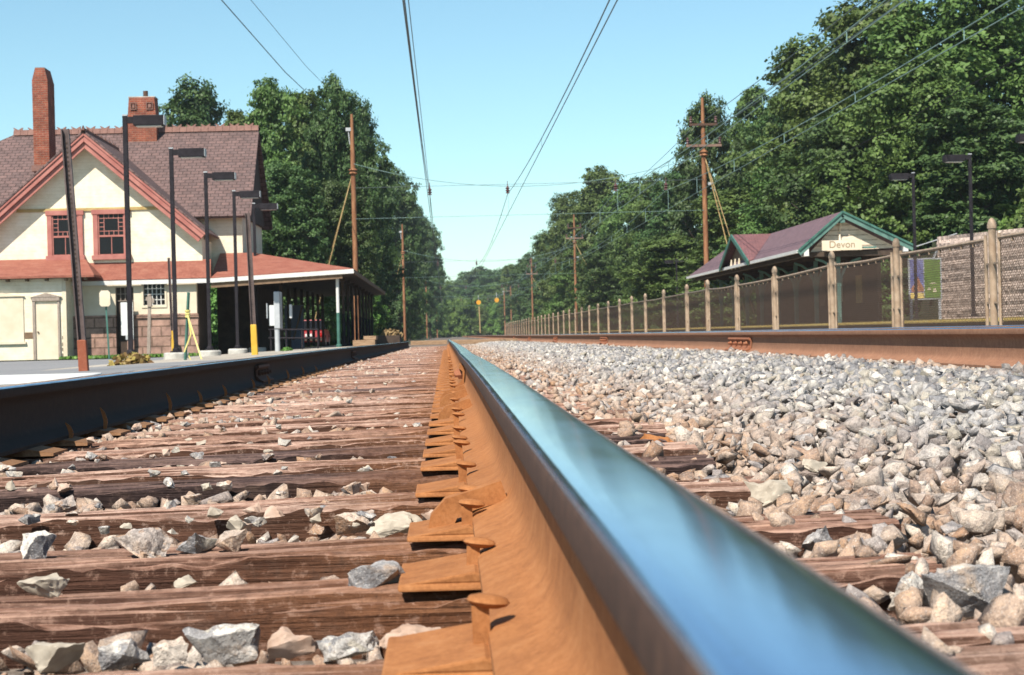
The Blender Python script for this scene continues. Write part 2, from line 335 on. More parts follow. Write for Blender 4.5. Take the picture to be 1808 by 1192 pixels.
class MB:
    def __init__(s): s.v = []; s.f = []; s.m = []
    def poly(s, pts, m=0):
        i = len(s.v); s.v += [tuple(p) for p in pts]; s.f.append(tuple(range(i, i + len(pts)))); s.m.append(m); return s
    def hexa(s, P, m=0):
        i = len(s.v); s.v += [tuple(p) for p in P]
        for q in ((0, 3, 2, 1), (4, 5, 6, 7), (0, 1, 5, 4), (1, 2, 6, 5), (2, 3, 7, 6), (3, 0, 4, 7)):
            s.f.append(tuple(i + k for k in q)); s.m.append(m)
        return s
    def box(s, x0, x1, y0, y1, z0, z1, m=0):
        return s.hexa([(x0, y0, z0), (x1, y0, z0), (x1, y1, z0), (x0, y1, z0), (x0, y0, z1), (x1, y0, z1), (x1, y1, z1), (x0, y1, z1)], m)
    def beam(s, p, q, w, h, up=(0, 0, 1), m=0, taper=1):
        p = Vector(p); q = Vector(q); d = (q - p).normalized(); u = Vector(up)
        sx = d.cross(u)
        if sx.length < 1e-4: sx = d.cross(Vector((1, 0, 0)))
        sx.normalize(); u = sx.cross(d)
        a, b = sx * (w / 2), u * (h / 2)
        return s.hexa([p - a - b, p + a - b, p + a + b, p - a + b, q - a * taper - b * taper, q + a * taper - b * taper, q + a * taper + b * taper, q - a * taper + b * taper], m)
    def tube(s, pts, r, n=6, m=0, cap=True):
        pts = [Vector(p) for p in pts]; k = len(pts); rr = r if isinstance(r, (list, tuple)) else [r] * k
        i0 = len(s.v); ref = Vector((0, 0, 1))
        for i, p in enumerate(pts):
            d = (pts[min(i + 1, k - 1)] - pts[max(i - 1, 0)]).normalized()
            a = d.cross(ref if abs(d.z) < .95 else Vector((1, 0, 0))).normalized(); b = d.cross(a)
            for j in range(n):
                t = 2 * math.pi * j / n; s.v.append(tuple(p + (a * math.cos(t) + b * math.sin(t)) * rr[i]))
        for i in range(k - 1):
            for j in range(n):
                j2 = (j + 1) % n; s.f.append((i0 + i * n + j, i0 + (i + 1) * n + j, i0 + (i + 1) * n + j2, i0 + i * n + j2)); s.m.append(m)
        if cap:
            s.f.append(tuple(i0 + j for j in range(n))); s.m.append(m)
            s.f.append(tuple(i0 + (k - 1) * n + j for j in reversed(range(n)))); s.m.append(m)
        return s
    def lathe(s, prof, c, n=12, m=0):
        i0 = len(s.v); k = len(prof)
        for (r, z) in prof:
            for j in range(n):
                t = 2 * math.pi * j / n; s.v.append((c[0] + r * math.cos(t), c[1] + r * math.sin(t), c[2] + z))
        for i in range(k - 1):
            for j in range(n):
                j2 = (j + 1) % n; s.f.append((i0 + i * n + j, i0 + i * n + j2, i0 + (i + 1) * n + j2, i0 + (i + 1) * n + j)); s.m.append(m)
        s.f.append(tuple(i0 + j for j in reversed(range(n)))); s.m.append(m)
        s.f.append(tuple(i0 + (k - 1) * n + j for j in range(n))); s.m.append(m)
        return s
    def prism(s, poly, axis, a, b, m=0):
        """poly: 2-D outline in the two other axes (x,z for 'y'; y,z for 'x'; x,y for 'z')"""
        def P(p, t): return {'y': (p[0], t, p[1]), 'x': (t, p[0], p[1]), 'z': (p[0], p[1], t)}[axis]
        i = len(s.v); n = len(poly); s.v += [P(p, a) for p in poly] + [P(p, b) for p in poly]
        s.f.append(tuple(range(i, i + n))); s.m.append(m); s.f.append(tuple(range(i + 2 * n - 1, i + n - 1, -1))); s.m.append(m)
        for k in range(n):
            k2 = (k + 1) % n; s.f.append((i + k, i + n + k, i + n + k2, i + k2)); s.m.append(m)
        return s
    def build(s, name, mats, parent=None, loc=None, smooth=None, bevel=0, fix=True):
        me = bpy.data.meshes.new(name)
        off = wloc(parent) if parent is not None else (Vector(loc) if loc is not None else Vector((0, 0, 0)))
        v = np.array(s.v, np.float64) - np.array(off)
        me.from_pydata(v.tolist(), [], s.f)
        if not isinstance(mats, (list, tuple)): mats = [mats]
        for m in mats: me.materials.append(MAT[m] if isinstance(m, str) else m)
        me.polygons.foreach_set('material_index', s.m)
        if fix:
            bm = bmesh.new(); bm.from_mesh(me); bmesh.ops.recalc_face_normals(bm, faces=bm.faces); bm.to_mesh(me); bm.free()
        me.update(); uvbox(me)
        if smooth is not None:
            me.polygons.foreach_set('use_smooth', [True] * len(me.polygons)); me.set_sharp_from_angle(angle=math.radians(smooth))
        o = bpy.data.objects.new(name, me); COL.objects.link(o)
        if parent is not None: o.parent = parent
        elif loc is not None: o.location = loc
        if bevel:
            bv = o.modifiers.new('bevel', 'BEVEL'); bv.width = bevel; bv.segments = 2; bv.limit_method = 'ANGLE'; bv.angle_limit = math.radians(40)
        return o

def tag(o, label=None, cat=None, group=None, kind=None):
    if label: o['label'] = label
    if cat: o['category'] = cat
    if group: o['group'] = group
    if kind: o['kind'] = kind
    return o
def thing(name, label, cat, loc, group=None):
    o = bpy.data.objects.new(name, None); COL.objects.link(o); o.location = loc; o.empty_display_size = .2
    return tag(o, label, cat, group)
def dup(root, loc=None, label=None, scale=None, rotz=None):
    kids = list(root.children)
    r = root.copy(); COL.objects.link(r)
    if loc is not None: r.location = loc
    if label: r['label'] = label
    if scale is not None: r.scale = scale
    if rotz is not None: r.rotation_euler = (0, 0, rotz)
    for ch in kids:
        gs = list(ch.children); c = ch.copy(); COL.objects.link(c); c.parent = r
        for g in gs:
            d = g.copy(); COL.objects.link(d); d.parent = c
    return r
def npmesh(name, V, Fq, mats, midx=None, attr=None):
    """V (n,3), Fq (m,k) with k = 3 or 4"""
    me = bpy.data.meshes.new(name); n, m, k = len(V), len(Fq), Fq.shape[1]
    me.vertices.add(n); me.vertices.foreach_set('co', V.astype(np.float32).ravel())
    me.loops.add(m * k); me.loops.foreach_set('vertex_index', Fq.astype(np.int32).ravel())
    me.polygons.add(m); me.polygons.foreach_set('loop_start', np.arange(0, m * k, k, dtype=np.int32))
    for mt in mats: me.materials.append(MAT[mt])
    if attr is not None:
        a = me.attributes.new('tint', 'FLOAT', 'FACE'); a.data.foreach_set('value', attr.astype(np.float32))
    me.update(calc_edges=True); me.validate(); return me

def smooth01(a, b, t):
    t = min(1, max(0, (t - a) / (b - a))); return t * t * (3 - 2 * t)
# ------------------------------------------------------------------ setting: ground sheets
def heightsheet(name, xs, ys, zf, mat, label=None, kind='structure'):
    V = np.array([(x, y, zf(x, y)) for y in ys for x in xs]); nx = len(xs)
    Fq = np.array([(j * nx + i, j * nx + i + 1, (j + 1) * nx + i + 1, (j + 1) * nx + i) for j in range(len(ys) - 1) for i in range(nx - 1)])
    me = npmesh(name, V, Fq, [mat]); uvbox(me)
    me.polygons.foreach_set('use_smooth', [True] * len(me.polygons))
    o = bpy.data.objects.new(name, me); COL.objects.link(o); o['kind'] = kind
    if label: o['label'] = label
    return o
def bank(x, y):
    """height of the wooded bank beyond the far platform"""
    return -.62 + 6.5 * smooth01(19.5, 46, x) + .35 * mnoise.noise((x * .15, y * .1, 0)) * smooth01(19, 24, x)
heightsheet('ground', [-1200, -500, -200, -90, -40, -20, -8, 0, 6, 13, 19, 20.5, 22, 24, 27, 30, 34, 40, 46, 60, 200, 600, 1200],
            [-60, -20, 0, 10, 20, 30, 40, 50, 60, 70, 80, 90, 110, 140, 180, 230, 300, 400, 600, 1200, 3000], bank, 'bank',
            'soil and grass ground running under everything to the horizon')

def drop(y): return .05 * smooth01(14, 68, y)
ZF = .203
def z_near(y): return -.0945 + .005 * (smooth01(1, 4, y) - smooth01(6, 9, y)) - .007 * math.exp(-abs(y - 10.2) / .8) - drop(y)
def z_left(y): return -.123 - drop(y)
def z_far(y): return -.025 + .0 * y - .4 * drop(y)
XN, XL, XFL, XFR = .111, -1.403, 2.778, 4.245

def bedz(x, y):
    pts = [(-3.2, -.62), (-2.35, -.40), (-1.9, -.395), (.60, -.395), (1.0, -.365), (1.5, -.285), (1.95, -.268), (2.5, -.272), (4.5, -.272), (5.0, -.3), (5.6, -.33), (13, -.33)]
    for (a, za), (b, zb) in zip(pts, pts[1:]):
        if a <= x <= b: return za + (zb - za) * (x - a) / (b - a) - drop(y)
    return -.62
bx_ = [-3.2, -2.35, -1.9, -1.2, -.4, .1, .35, .55, .7, .85, 1.1, 1.4, 1.65, 1.9, 2.2, 2.5, 3, 3.5, 4, 4.5, 5, 5.6, 7, 9, 11, 13]
heightsheet('ballast_bed', bx_, [-4, -1, 0, 1, 2, 3, 4, 6, 8, 10, 14, 20, 26, 32, 40, 50, 60, 70, 90, 130, 200, 400], bedz, 'bed', 'dusty stone bed under the tracks')

def padz(x, y):      # paved platform strip and lot on the station side
    return -.30 - .17 * smooth01(-3, -9, -abs(x) if False else x * -1 * -1) if False else -.27 - .19 * smooth01(2.6, 9, -x)
heightsheet('platform_paving', [-7.6, -6.5, -5, -4, -3, -2.45], [27, 30, 33, 40, 50, 60, 75, 100], lambda x, y: padz(x, y) + .012 * mnoise.noise((x, y * .4, 3)), 'sand', 'sandy worn platform strip beside the near track')
heightsheet('parking_lot', [-60, -30, -20, -14, -10, -8, -7.0, -6.2, -5, -4, -3, -2.45], [4, 8, 12, 16, 20, 23, 25, 27.2, 30, 34, 40, 47, 56], lambda x, y: padz(x, y) + (.006 if y < 28 else -.02 if x > -6.5 else .006), 'asphalt', 'grey streaked asphalt lot in front of the station')
MB().box(-2.46, -2.38, 4, 100, -.62, -.275).build('platform_edge', 'concrete').__setitem__('kind', 'structure')
heightsheet('lawn_strip', [-16, -13, -11, -9.4], [57.2, 58, 59, 60.1], lambda x, y: padz(x, y) + .02, 'bank', 'thin strip of soil and grass at the foot of the station wall')
# far platform with its painted edge
MB().box(13.2, 19.2, 8, 190, -.6, .10).build('far_platform', 'concrete').__setitem__('kind', 'structure')
MB().box(13.13, 13.62, 8, 190, .02, .112).build('platform_edge_line', 'yellow_line').__setitem__('kind', 'structure')
MB().box(13.165, 13.2, 8, 190, -.6, .0).build('platform_face', 'dark_wood').__setitem__('kind', 'structure')

# ------------------------------------------------------------------ rails
half = [(.077, 0), (.077, .012), (.070, .017), (.033, .031), (.020, .040), (.0125, .055), (.0095, .085), (.0105, .135), (.016, .150), (.028, .160),
        (.0385, .168), (.0395, .172), (.0394, .190), (.0382, .1958), (.0355, .1992), (.0315, .2012), (.0265, .2022), (.020, .20265), (.010, .2029), (0, .203)]
prof = [(-a, b) for a, b in half] + [(a, b) for a, b in reversed(half[:-1])]
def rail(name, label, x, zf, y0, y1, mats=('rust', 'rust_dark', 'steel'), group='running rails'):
    ys = []; y = y0
    while y < y1:
        ys.append(y); y += .2 if y < 14 else (1.0 if y < 70 else 6)
    ys.append(y1); n = len(prof)
    mb = MB()
    for y in ys:
        zt = zf(y) - ZF
        for a, b in prof: mb.v.append((x + a, y, zt + b))
    for i in range(len(ys) - 1):
        for j in range(n - 1):
            mb.f.append((i * n + j, i * n + j + 1, (i + 1) * n + j + 1, (i + 1) * n + j))
            b = (prof[j][1] + prof[j + 1][1]) / 2; a = abs(prof[j][0] + prof[j + 1][0]) / 2
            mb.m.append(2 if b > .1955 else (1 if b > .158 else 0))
        mb.f.append((i * n + n - 1, i * n, (i + 1) * n, (i + 1) * n + n - 1)); mb.m.append(0)
    o = mb.build(name, mats, loc=(x, 0, -.3), smooth=32, fix=True)
    return tag(o, label, 'rail', group)

def joint_bar(parent, x, y, zt, side, L=.62, n=4, mat='rust', boltmat='rust_red', lip=True):
    """angle bar bolted to the web on one side; side = -1 or 1"""
    mb = MB(); s = side
    mb.prism([(x + s * .012, zt - .066), (x + s * .040, zt - .058), (x + s * .046, zt - .075), (x + s * .026, zt - .092), (x + s * .026, zt - .135), (x + s * .05, zt - .16), (x + s * .075, zt - .172), (x + s * .075, zt - .182), (x + s * .02, zt - .165)], 'y', y - L / 2, y + L / 2)
    j = mb.build('joint_bar', mat, parent)
    for k in range(n):
        yy = y - L / 2 + L * (k + .5) / n
        b = MB(); c = Vector((x + s * .026, yy, zt - .113))
        b.tube([c, c + Vector((s * .022, 0, 0))], .024, 6)
        b.tube([c + Vector((s * .02, 0, 0)), c + Vector((s * .042, 0, 0))], .012, 8)
        b.build('bolt', boltmat, j)
    return j
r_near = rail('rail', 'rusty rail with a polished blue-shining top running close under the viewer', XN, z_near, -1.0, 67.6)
r_left = rail('rail', 'dark shaded rail on the station side of the near track', XL, z_left, 1.0, 67.6, ('shaded_rail', 'shaded_rail', 'steel'))
r_fl = rail('rail', 'brown rail with clumps of bolts along the far edge of the grey stones', XFL, z_far, .5, 300, ('rust_far', 'rust_far', 'steel'))
r_fr = rail('rail', 'farther rail of the second track, a thin line before the fence', XFR, z_far, .5, 300, ('rust_far', 'rust_far', 'steel'))
joint_bar(r_near, XN, 10.2, z_near(10.2), -1, .9, 6)
joint_bar(r_left, XL, 13.6, z_left(13.6), 1, .8, 4, 'old_rust', 'old_rust'); joint_bar(r_left, XL, 27, z_left(27), 1, .8, 4, 'old_rust', 'old_rust')
for yy in (16.9, 31.5, 45.4, 59.5, 73):
    joint_bar(r_fl, XFL, yy, z_far(yy), -1, 1.2, 4, 'rust_red', 'rust_red')
    MB().tube([(XFL - .05, yy - .24, z_far(yy) - .175), (XFL - .085, yy - .1, z_far(yy) - .16), (XFL - .09, yy + .1, z_far(yy) - .165), (XFL - .05, yy + .22, z_far(yy) - .18)], .014, 6).build('bond_wire', 'rust_red', r_fl)

# rail anchors clipped on the rail foot
def anchor(parent, x, y, zb):
    P_ = [(-.150, -.03), (-.142, .012), (-.118, .038), (-.085, .047), (-.03, .064), (-.020, .034), (-.07, .020), (-.10, .008), (-.118, -.03)]
    pts, low = [(x + a, zb + b) for a, b in P_], []
    MB().prism(pts + low, 'y', y - .022, y + .022).build('rail_anchor', 'rust', parent, smooth=50)
for yy in (2.87, 6.6, 7.9, 8.6): anchor(r_near, XN, yy, z_near(yy) - ZF)

# ------------------------------------------------------------------ ties with plates and spikes
def tie_mesh(seed, nx, ny, rough, L=2.62, w=.225, h=.18):
    """weathered timber: cross section rings along x, worn top"""
    r = random.Random(seed); loop = []
    for j in range(ny + 1): loop.append((-w / 2 + w * j / ny, 0, 1))
    for k in (1, 2, 3): loop.append((w / 2, -h * k / 3, 0))
    for j in range(1, 4): loop.append((w / 2 - w * j / 3, -h, 0))
    for k in (2, 1): loop.append((-w / 2, -h * k / 3, 0))
    n = len(loop); V = []
    cracks = [(r.uniform(-.1, .1), r.uniform(-L / 2, L / 2), r.uniform(.25, 1.1), r.uniform(.006, .02), r.uniform(.003, .007)) for _ in range(26)]
    for i in range(nx + 1):
        x = -L / 2 + L * i / nx
        wob = .005 * mnoise.noise((x * 1.3, seed * 7.1, 0))
        for (a, b, top) in loop:
            y, z = a + wob, b
            if rough:
                gr = mnoise.noise((x * 1.1 + seed * 3, a * 75, seed * 5.3)); gr2 = mnoise.noise((x * 3 + seed, a * 150, seed * 1.7))
                lump = mnoise.noise((x * 2.1, a * 7, seed * 2.9)); chip = mnoise.noise((x * 9.7, a * 30, seed * 9.1)); chip2 = mnoise.noise((x * 27, a * 50, seed * 3.3))
                edge = max(0, abs(a) / (w / 2) - .74) / .26
                if top:
                    z += rough * (.006 * lump + .005 * gr + .004 * gr2 - .028 * max(0, -gr - .25)) - edge * (.008 + .020 * max(0, chip + .1) + .008 * chip2)
                    for (ca, cx_, cl, cd, cw) in cracks:
                        t = abs(x - cx_) / cl
                        if t < 1:
                            da = abs(a - ca - .012 * mnoise.noise((x * 2.0, ca * 40, seed))) / cw
                            if da < 1.6: z -= cd * (1 - t) * max(0, 1 - da / 1.6)
                else: y += rough * (.006 * lump + .007 * mnoise.noise((x * 2, b * 60, seed)) + .005 * chip) * (1 if a > 0 else -1); z += .006 * chip
            V.append((x, y, z))
    Fq = []
    for i in range(nx):
        for j in range(n):
            j2 = (j + 1) % n; Fq.append((i * n + j, (i + 1) * n + j, (i + 1) * n + j2, i * n + j2))
    Fq = np.array(Fq)[:, ::-1]
    caps = [tuple(range(n)), tuple(nx * n + j for j in reversed(range(n)))]
    me = bpy.data.meshes.new('railroad_tie'); me.from_pydata(V, [], Fq.tolist() + caps); me.update()
    bm = bmesh.new(); bm.from_mesh(me); bmesh.ops.recalc_face_normals(bm, faces=bm.faces); bm.to_mesh(me); bm.free()
    me.polygons.foreach_set('use_smooth', [True] * len(me.polygons)); me.set_sharp_from_angle(angle=math.radians(38)); return me

def plate_parts(tie, xc, out, zpl, hi=False, spikes=((-.06, 0),), mat='rust'):
    """tie plate under a rail; out = -1 when the seen (gauge) side is towards -x"""
    L1, L2, w, t = .178, .165, .112, .020
    mb = MB(); z0 = zpl - t
    P = [(xc - L1, -w, z0), (xc + L2, -w, z0), (xc + L2, w, z0), (xc - L1, w, z0), (xc - L1, -w * .97, z0 + .009), (xc + L2, -w * .97, z0 + .009), (xc + L2, w * .97, z0 + .009), (xc - L1, w * .97, z0 + .009)]
    mb.hexa(P)
    mb.prism([(xc - L1 + .003, z0 + .008), (xc - .082, z0 + .0225), (xc - .078, z0 + .0205), (xc + .078, z0 + .0205), (xc + .082, z0 + .0225), (xc + L2 - .003, z0 + .008)], 'y', -w * .95, w * .95)
    off = tie.location
    mb.v = [(a + 0, b + off.y, c) for a, b, c in mb.v]
    p = mb.build('tie_plate', mat, tie, bevel=.003 if hi else 0)
    for (dx, dy, up, tilt) in spikes:
        tilt += random.uniform(-.004, .004); sx, sy = xc + dx, off.y + dy; zb = z0 + .01; zt = zpl + up
        sgn = 1 if dx < 0 else -1
        b = MB(); hw = .0085
        if up > .05:
            pts = [Vector((sx, sy, zb)), Vector((sx + .004, sy, zb + up * .5)), Vector((sx - .004, sy, zb + up * .85)), Vector((sx - .016, sy, zb + up * 1.1))]
            for (q0, q1, w0, w1) in zip(pts, pts[1:], (.010, .016, .013), (.016, .013, .003)): b.beam(q0, q1, w0, .005, (0, 1, 0), taper=w1 / w0)
            b.build('spike', 'rust', p); continue
        b.hexa([(sx - hw, sy - hw, zb), (sx + hw, sy - hw, zb), (sx + hw, sy + hw, zb), (sx - hw, sy + hw, zb),
                (sx - hw + tilt, sy - hw, zt), (sx + hw + tilt, sy - hw, zt), (sx + hw + tilt, sy + hw, zt), (sx - hw + tilt, sy + hw, zt)])
        # head: oval dome that hooks over the rail foot
        prof_ = [(.010, -.005), (.018, -.002), (.021, .001), (.0185, .005), (.010, .0075)]
        i0 = len(b.v); b.lathe(prof_, (0, 0, 0), 14)
        b.v[i0:] = [(sx + tilt + sgn * .008 + q[0] * 1.0, sy + q[1] * .92, zt + .002 + q[2] - sgn * q[0] * .12) for q in b.v[i0:]]
        b.build('spike', mat, p, smooth=40)
    return p

tie_y = [1.18, 1.76, 2.35, 2.88, 3.63, 4.31, 4.78, 5.27, 5.84, 6.38, 7.02, 7.60]
while tie_y[-1] < 67.0: tie_y.append(tie_y[-1] + .55 + random.uniform(-.035, .035))
XT = -.645
tmats = ['tie_brown', 'tie_pale', 'tie_brown', 'tie_brown', 'tie_pale', 'tie_dark', 'tie_pale', 'tie_dark', 'tie_pale', 'tie_brown', 'tie_pale', 'tie_brown']
ordn = ['tie right under the viewer, below the edge of the view', 'nearest visible tie, at the bottom edge of the view', 'second tie from the viewer, cracked and crumbling along its top', 'third tie from the viewer, with a large grey stone by its plate',
        'fourth tie from the viewer, brown with loose stones behind it', 'fifth tie from the viewer, wide pale top above a dark side', 'sixth tie from the viewer, dark creosoted timber',
        'seventh tie from the viewer, pale split wood', 'eighth tie from the viewer, black-brown timber', 'ninth tie from the viewer, pale wood with a shaggy edge', 'tenth tie from the viewer, brown wood with scattered stones']
lowmeshes = [tie_mesh(100 + k, 60, 16, 1.0) for k in range(4)]
far_proto = None
tie_top = {}
for k, y in enumerate(tie_y):
    zr = z_near(y) - ZF; zl = z_left(y) - ZF
    slope = (zr - zl) / (XN - XL); zc = zl + slope * (XT - XL) - .020
    lowered = .004 * math.sin(k * 2.3)
    mk = tmats[k] if k < len(tmats) else random.choice(['tie_pale', 'tie_pale', 'tie_brown', 'tie_brown', 'tie_brown', 'tie_dark'])
    if k < 12: me = tie_mesh(k + 1, 230 if k < 6 else 120, 56 if k < 6 else 30, 1.0)
    else: me = lowmeshes[k % 4].copy()
    me.materials.append(MAT[mk])
    o = bpy.data.objects.new('railroad_tie', me); COL.objects.link(o); o.location = (XT + random.uniform(-.05, .04), y, zc - .004)
    o.rotation_euler = (0, -math.atan(slope), 0) if k > 400 else (0, 0, 0)
    # tilt the timber with the track's cross level by shearing its mesh
    for vtx in me.vertices: vtx.co.z += slope * vtx.co.x
    lab = ordn[k] if k < len(ordn) else ('weathered tie farther along the near track, one of many in the row' if k < 70 else 'distant tie of the near track before the timber crossing')
    tag(o, lab, 'railway tie', 'ties under the near track')
    tie_top[k] = zc
    # plates (built in world coordinates, then parented)
    if k < 40:
        sp_n = [(-.0835, -.02, .028 + .010 * math.sin(k * 1.7), -.002), (.0845, .02, .012, 0)] if k != 3 else [(-.0835, .01, .045, -.004), (-.0845, -.07, .03, .0), (.0845, .02, .012, 0)]
        if k > 14: sp_n = sp_n[:1]
        plate_parts(o, XN, -1, zr, k < 10, sp_n)
        tall = {6: .075, 9: .06, 10: .085, 13: .09, 15: .07, 17: .07, 20: .07, 22: .07, 25: .08, 28: .08, 31: .06}.get(k, None)
        if k >= 2:
            plate_parts(o, XL, 1, zl, False, [(.0845, .0, tall, .012)] if tall else [], 'rust_plate')
    elif k < 75:
        plate_parts(o, XN, -1, zr, False, [(-.0835, 0, .03, 0)])

# ------------------------------------------------------------------ ballast stones
def hull_template(r, npts, flat, rough=0):
    bm = bmesh.new()
    for _ in range(npts):
        d = Vector((r.gauss(0, 1), r.gauss(0, 1), r.gauss(0, 1))).normalized() * r.uniform(.72, 1.0)
        m = max(abs(d.x), abs(d.y), abs(d.z)); d = d * (1 - .3) + d * (.3 / m) * .8; d *= (1.0 if r.random() > .25 else 1.25)
        bm.verts.new((d.x * .5, d.y * .5 * r.uniform(.95, 1), d.z * .5 * flat))
    res = bmesh.ops.convex_hull(bm, input=bm.verts); bmesh.ops.delete(bm, geom=[g for g in res['geom_interior'] if isinstance(g, bmesh.types.BMVert)], context='VERTS')
    bmesh.ops.triangulate(bm, faces=bm.faces)
    if rough:
        bmesh.ops.subdivide_edges(bm, edges=bm.edges, cuts=1, use_grid_fill=True); bmesh.ops.triangulate(bm, faces=bm.faces); o_ = Vector((r.uniform(0, 99), 0, 0))
        for q in bm.verts: q.co += q.co.normalized() * (rough * mnoise.noise(q.co * 3.5 + o_) + rough * .6 * mnoise.noise(q.co * 8 + o_))
    bm.verts.index_update()
    V = np.array([v.co[:] for v in bm.verts]); Fq = np.array([[v.index for v in f.verts] for f in bm.faces]); bm.free(); return V, Fq
_r = random.Random(3)
T_hi = [hull_template(_r, 10, _r.uniform(.42, .8), .05) for _ in range(24)]
T_mid = [hull_template(_r, 10, _r.uniform(.5, .9)) for _ in range(14)]
T_lo = [hull_template(_r, 8, _r.uniform(.6, .9)) for _ in range(10)]

def rotmats(n, tilt):
    a = rng.uniform(0, 2 * np.pi, n); b = rng.normal(0, tilt, n); c = rng.normal(0, tilt, n)
    ca, sa, cb, sb, cc, sc = np.cos(a), np.sin(a), np.cos(b), np.sin(b), np.cos(c), np.sin(c)
    Rz = np.zeros((n, 3, 3)); Rz[:, 0, 0] = ca; Rz[:, 0, 1] = -sa; Rz[:, 1, 0] = sa; Rz[:, 1, 1] = ca; Rz[:, 2, 2] = 1
    Rx = np.zeros((n, 3, 3)); Rx[:, 0, 0] = 1; Rx[:, 1, 1] = cb; Rx[:, 1, 2] = -sb; Rx[:, 2, 1] = sb; Rx[:, 2, 2] = cb
    Ry = np.zeros((n, 3, 3)); Ry[:, 1, 1] = 1; Ry[:, 0, 0] = cc; Ry[:, 0, 2] = sc; Ry[:, 2, 0] = -sc; Ry[:, 2, 2] = cc
    return Rx @ Ry @ Rz
class Stones:
    def __init__(s): s.V = []; s.F = []; s.n = 0
    def add(s, pos, size, temps, tilt=.6):
        n = len(pos)
        if n == 0: return
        R = rotmats(n, tilt); sc = size[:, None] * rng.uniform(.72, 1.3, (n, 3)); ti = rng.integers(0, len(temps), n)
        for k, (tv, tf) in enumerate(temps):
            idx = np.where(ti == k)[0]
            if not len(idx): continue
            P = tv[None] * sc[idx][:, None, :]; P = np.einsum('nij,nvj->nvi', R[idx], P) + pos[idx][:, None, :]
            nv = len(tv); f = tf[None] + (np.arange(len(idx)) * nv)[:, None, None] + s.n
            s.V.append(P.reshape(-1, 3)); s.F.append(f.reshape(-1, 3)); s.n += len(idx) * nv
    def build(s, name, mat, label):
        me = npmesh(name, np.concatenate(s.V), np.concatenate(s.F), [mat])
        o = bpy.data.objects.new(name, me); COL.objects.link(o); o['kind'] = 'stuff'; o['label'] = label; return o

def scatter(x0, x1, y0, y1, sp):
    nx, ny = max(1, int((x1 - x0) / sp)), max(1, int((y1 - y0) / sp))
    gx, gy = np.meshgrid(np.arange(nx) + .5, np.arange(ny) + .5)
    x = x0 + (gx.ravel() + rng.uniform(-.48, .48, gx.size)) * sp; y = y0 + (gy.ravel() + rng.uniform(-.48, .48, gy.size)) * sp
    return x, y
def zbed(x, y): return np.interp(x, [-3.2, -2.35, -1.9, .22, .60, 1.0, 1.5, 1.95, 2.5, 4.5, 5, 5.6, 13], [-.6, -.37, -.37, -.352, -.345, -.325, -.252, -.232, -.243, -.243, -.27, -.31, -.31]) - np.array([drop(t) for t in y])
ty = np.array(tie_y)
st = Stones()
def field(y0, y1, sp, smean, temps, xmax):
    x, y = scatter(.20, xmax, y0, y1, sp)
    keep = x < .34 * y + .75
    # stones lie thinner over the ends of the ties
    dmin = np.abs(y[:, None] - ty[None]).min(1); ontie = (dmin < .10) & (x < .62 + rng.normal(0, .12, len(x)))
    thin = rng.random(len(x)) < np.clip((x - .42) / .30, .03, .7); keep &= ~ontie | thin
    keep &= ~((np.abs(x - XFL) < .10))
    x, y, ontie = x[keep], y[keep], ontie[keep]
    sz = np.clip(rng.lognormal(math.log(smean), .34, len(x)), .018, .105)
    big = (x < .95) & (rng.random(len(x)) < .10); sz = np.where(big, sz * 1.3, sz); sz = np.where(x < .95, np.minimum(sz * .88, .072), np.minimum(sz, .088))
    z = zbed(x, y) + rng.uniform(-.03, .016, len(x)) + .028 * np.array([mnoise.noise((a * 1.8, b * 1.8, 1)) for a, b in zip(x, y)])
    zt = -.319 + sz * .22 - np.array([drop(t) for t in y])
    z = np.where(ontie, np.maximum(z, zt), z)
    z = np.where(x < .34, np.minimum(z, -.33), z)
    st.add(np.stack([x, y, z], 1), sz, temps)
field(.5, 7.5, .038, .052, T_hi, 2.68)
field(7.5, 22, .045, .054, T_mid, 2.72)
field(22, 45, .062, .072, T_lo, 2.72)
field(45, 68, .085, .09, T_lo, 2.72)
# between the two rails of the second track and up to the fence
for (a, b, y0, y1, sp) in ((2.9, 4.1, 8, 30, .075), (2.9, 4.1, 30, 70, .13), (4.4, 6.6, 10, 40, .11)):
    x, y = scatter(a, b, y0, y1, sp); st.add(np.stack([x, y, zbed(x, y) - .01], 1), np.full(len(x), sp * .95), T_lo)
st.build('ballast_gravel', 'ballast', 'crushed grey and tan stone heaped between the near track and the second track')
# stones in the cribs between the ties of the near track
cr = Stones()
for k in range(len(tie_y) - 1):
    y0, y1 = tie_y[k] + .10, tie_y[k + 1] - .10
    if y1 - y0 < .05: continue
    near = k < 12
    x, y = scatter(-1.95, .62, y0, y1, .042 if near else (.055 if k < 45 else .09))
    sz = np.clip(rng.lognormal(math.log(.044 if near else (.05 if k < 45 else .075)), .35, len(x)), .02, .09)
    low = .050 if k < 4 else (.040 if k < 9 else .030)
    z = np.full(len(x), tie_top[k] - low) - rng.uniform(0, .03, len(x)) + .03 * np.array([mnoise.noise((a * 2.1, b * 3.0, k * 3.7)) for a, b in zip(x, y)])
    m_ = (np.abs(x - XN) > .02) & (np.abs(x - XL) > .02)
    z = np.where((np.abs(x - XN) < .13) | (np.abs(x - XL) < .13), np.minimum(z, tie_top[k] - .03), z)
    cr.add(np.stack([x, y, z], 1)[m_], sz[m_], T_hi if near else (T_mid if k < 45 else T_lo))
cr.build('crib_gravel', 'stone_tan', 'tan and grey crushed stone filling the gaps between the ties')

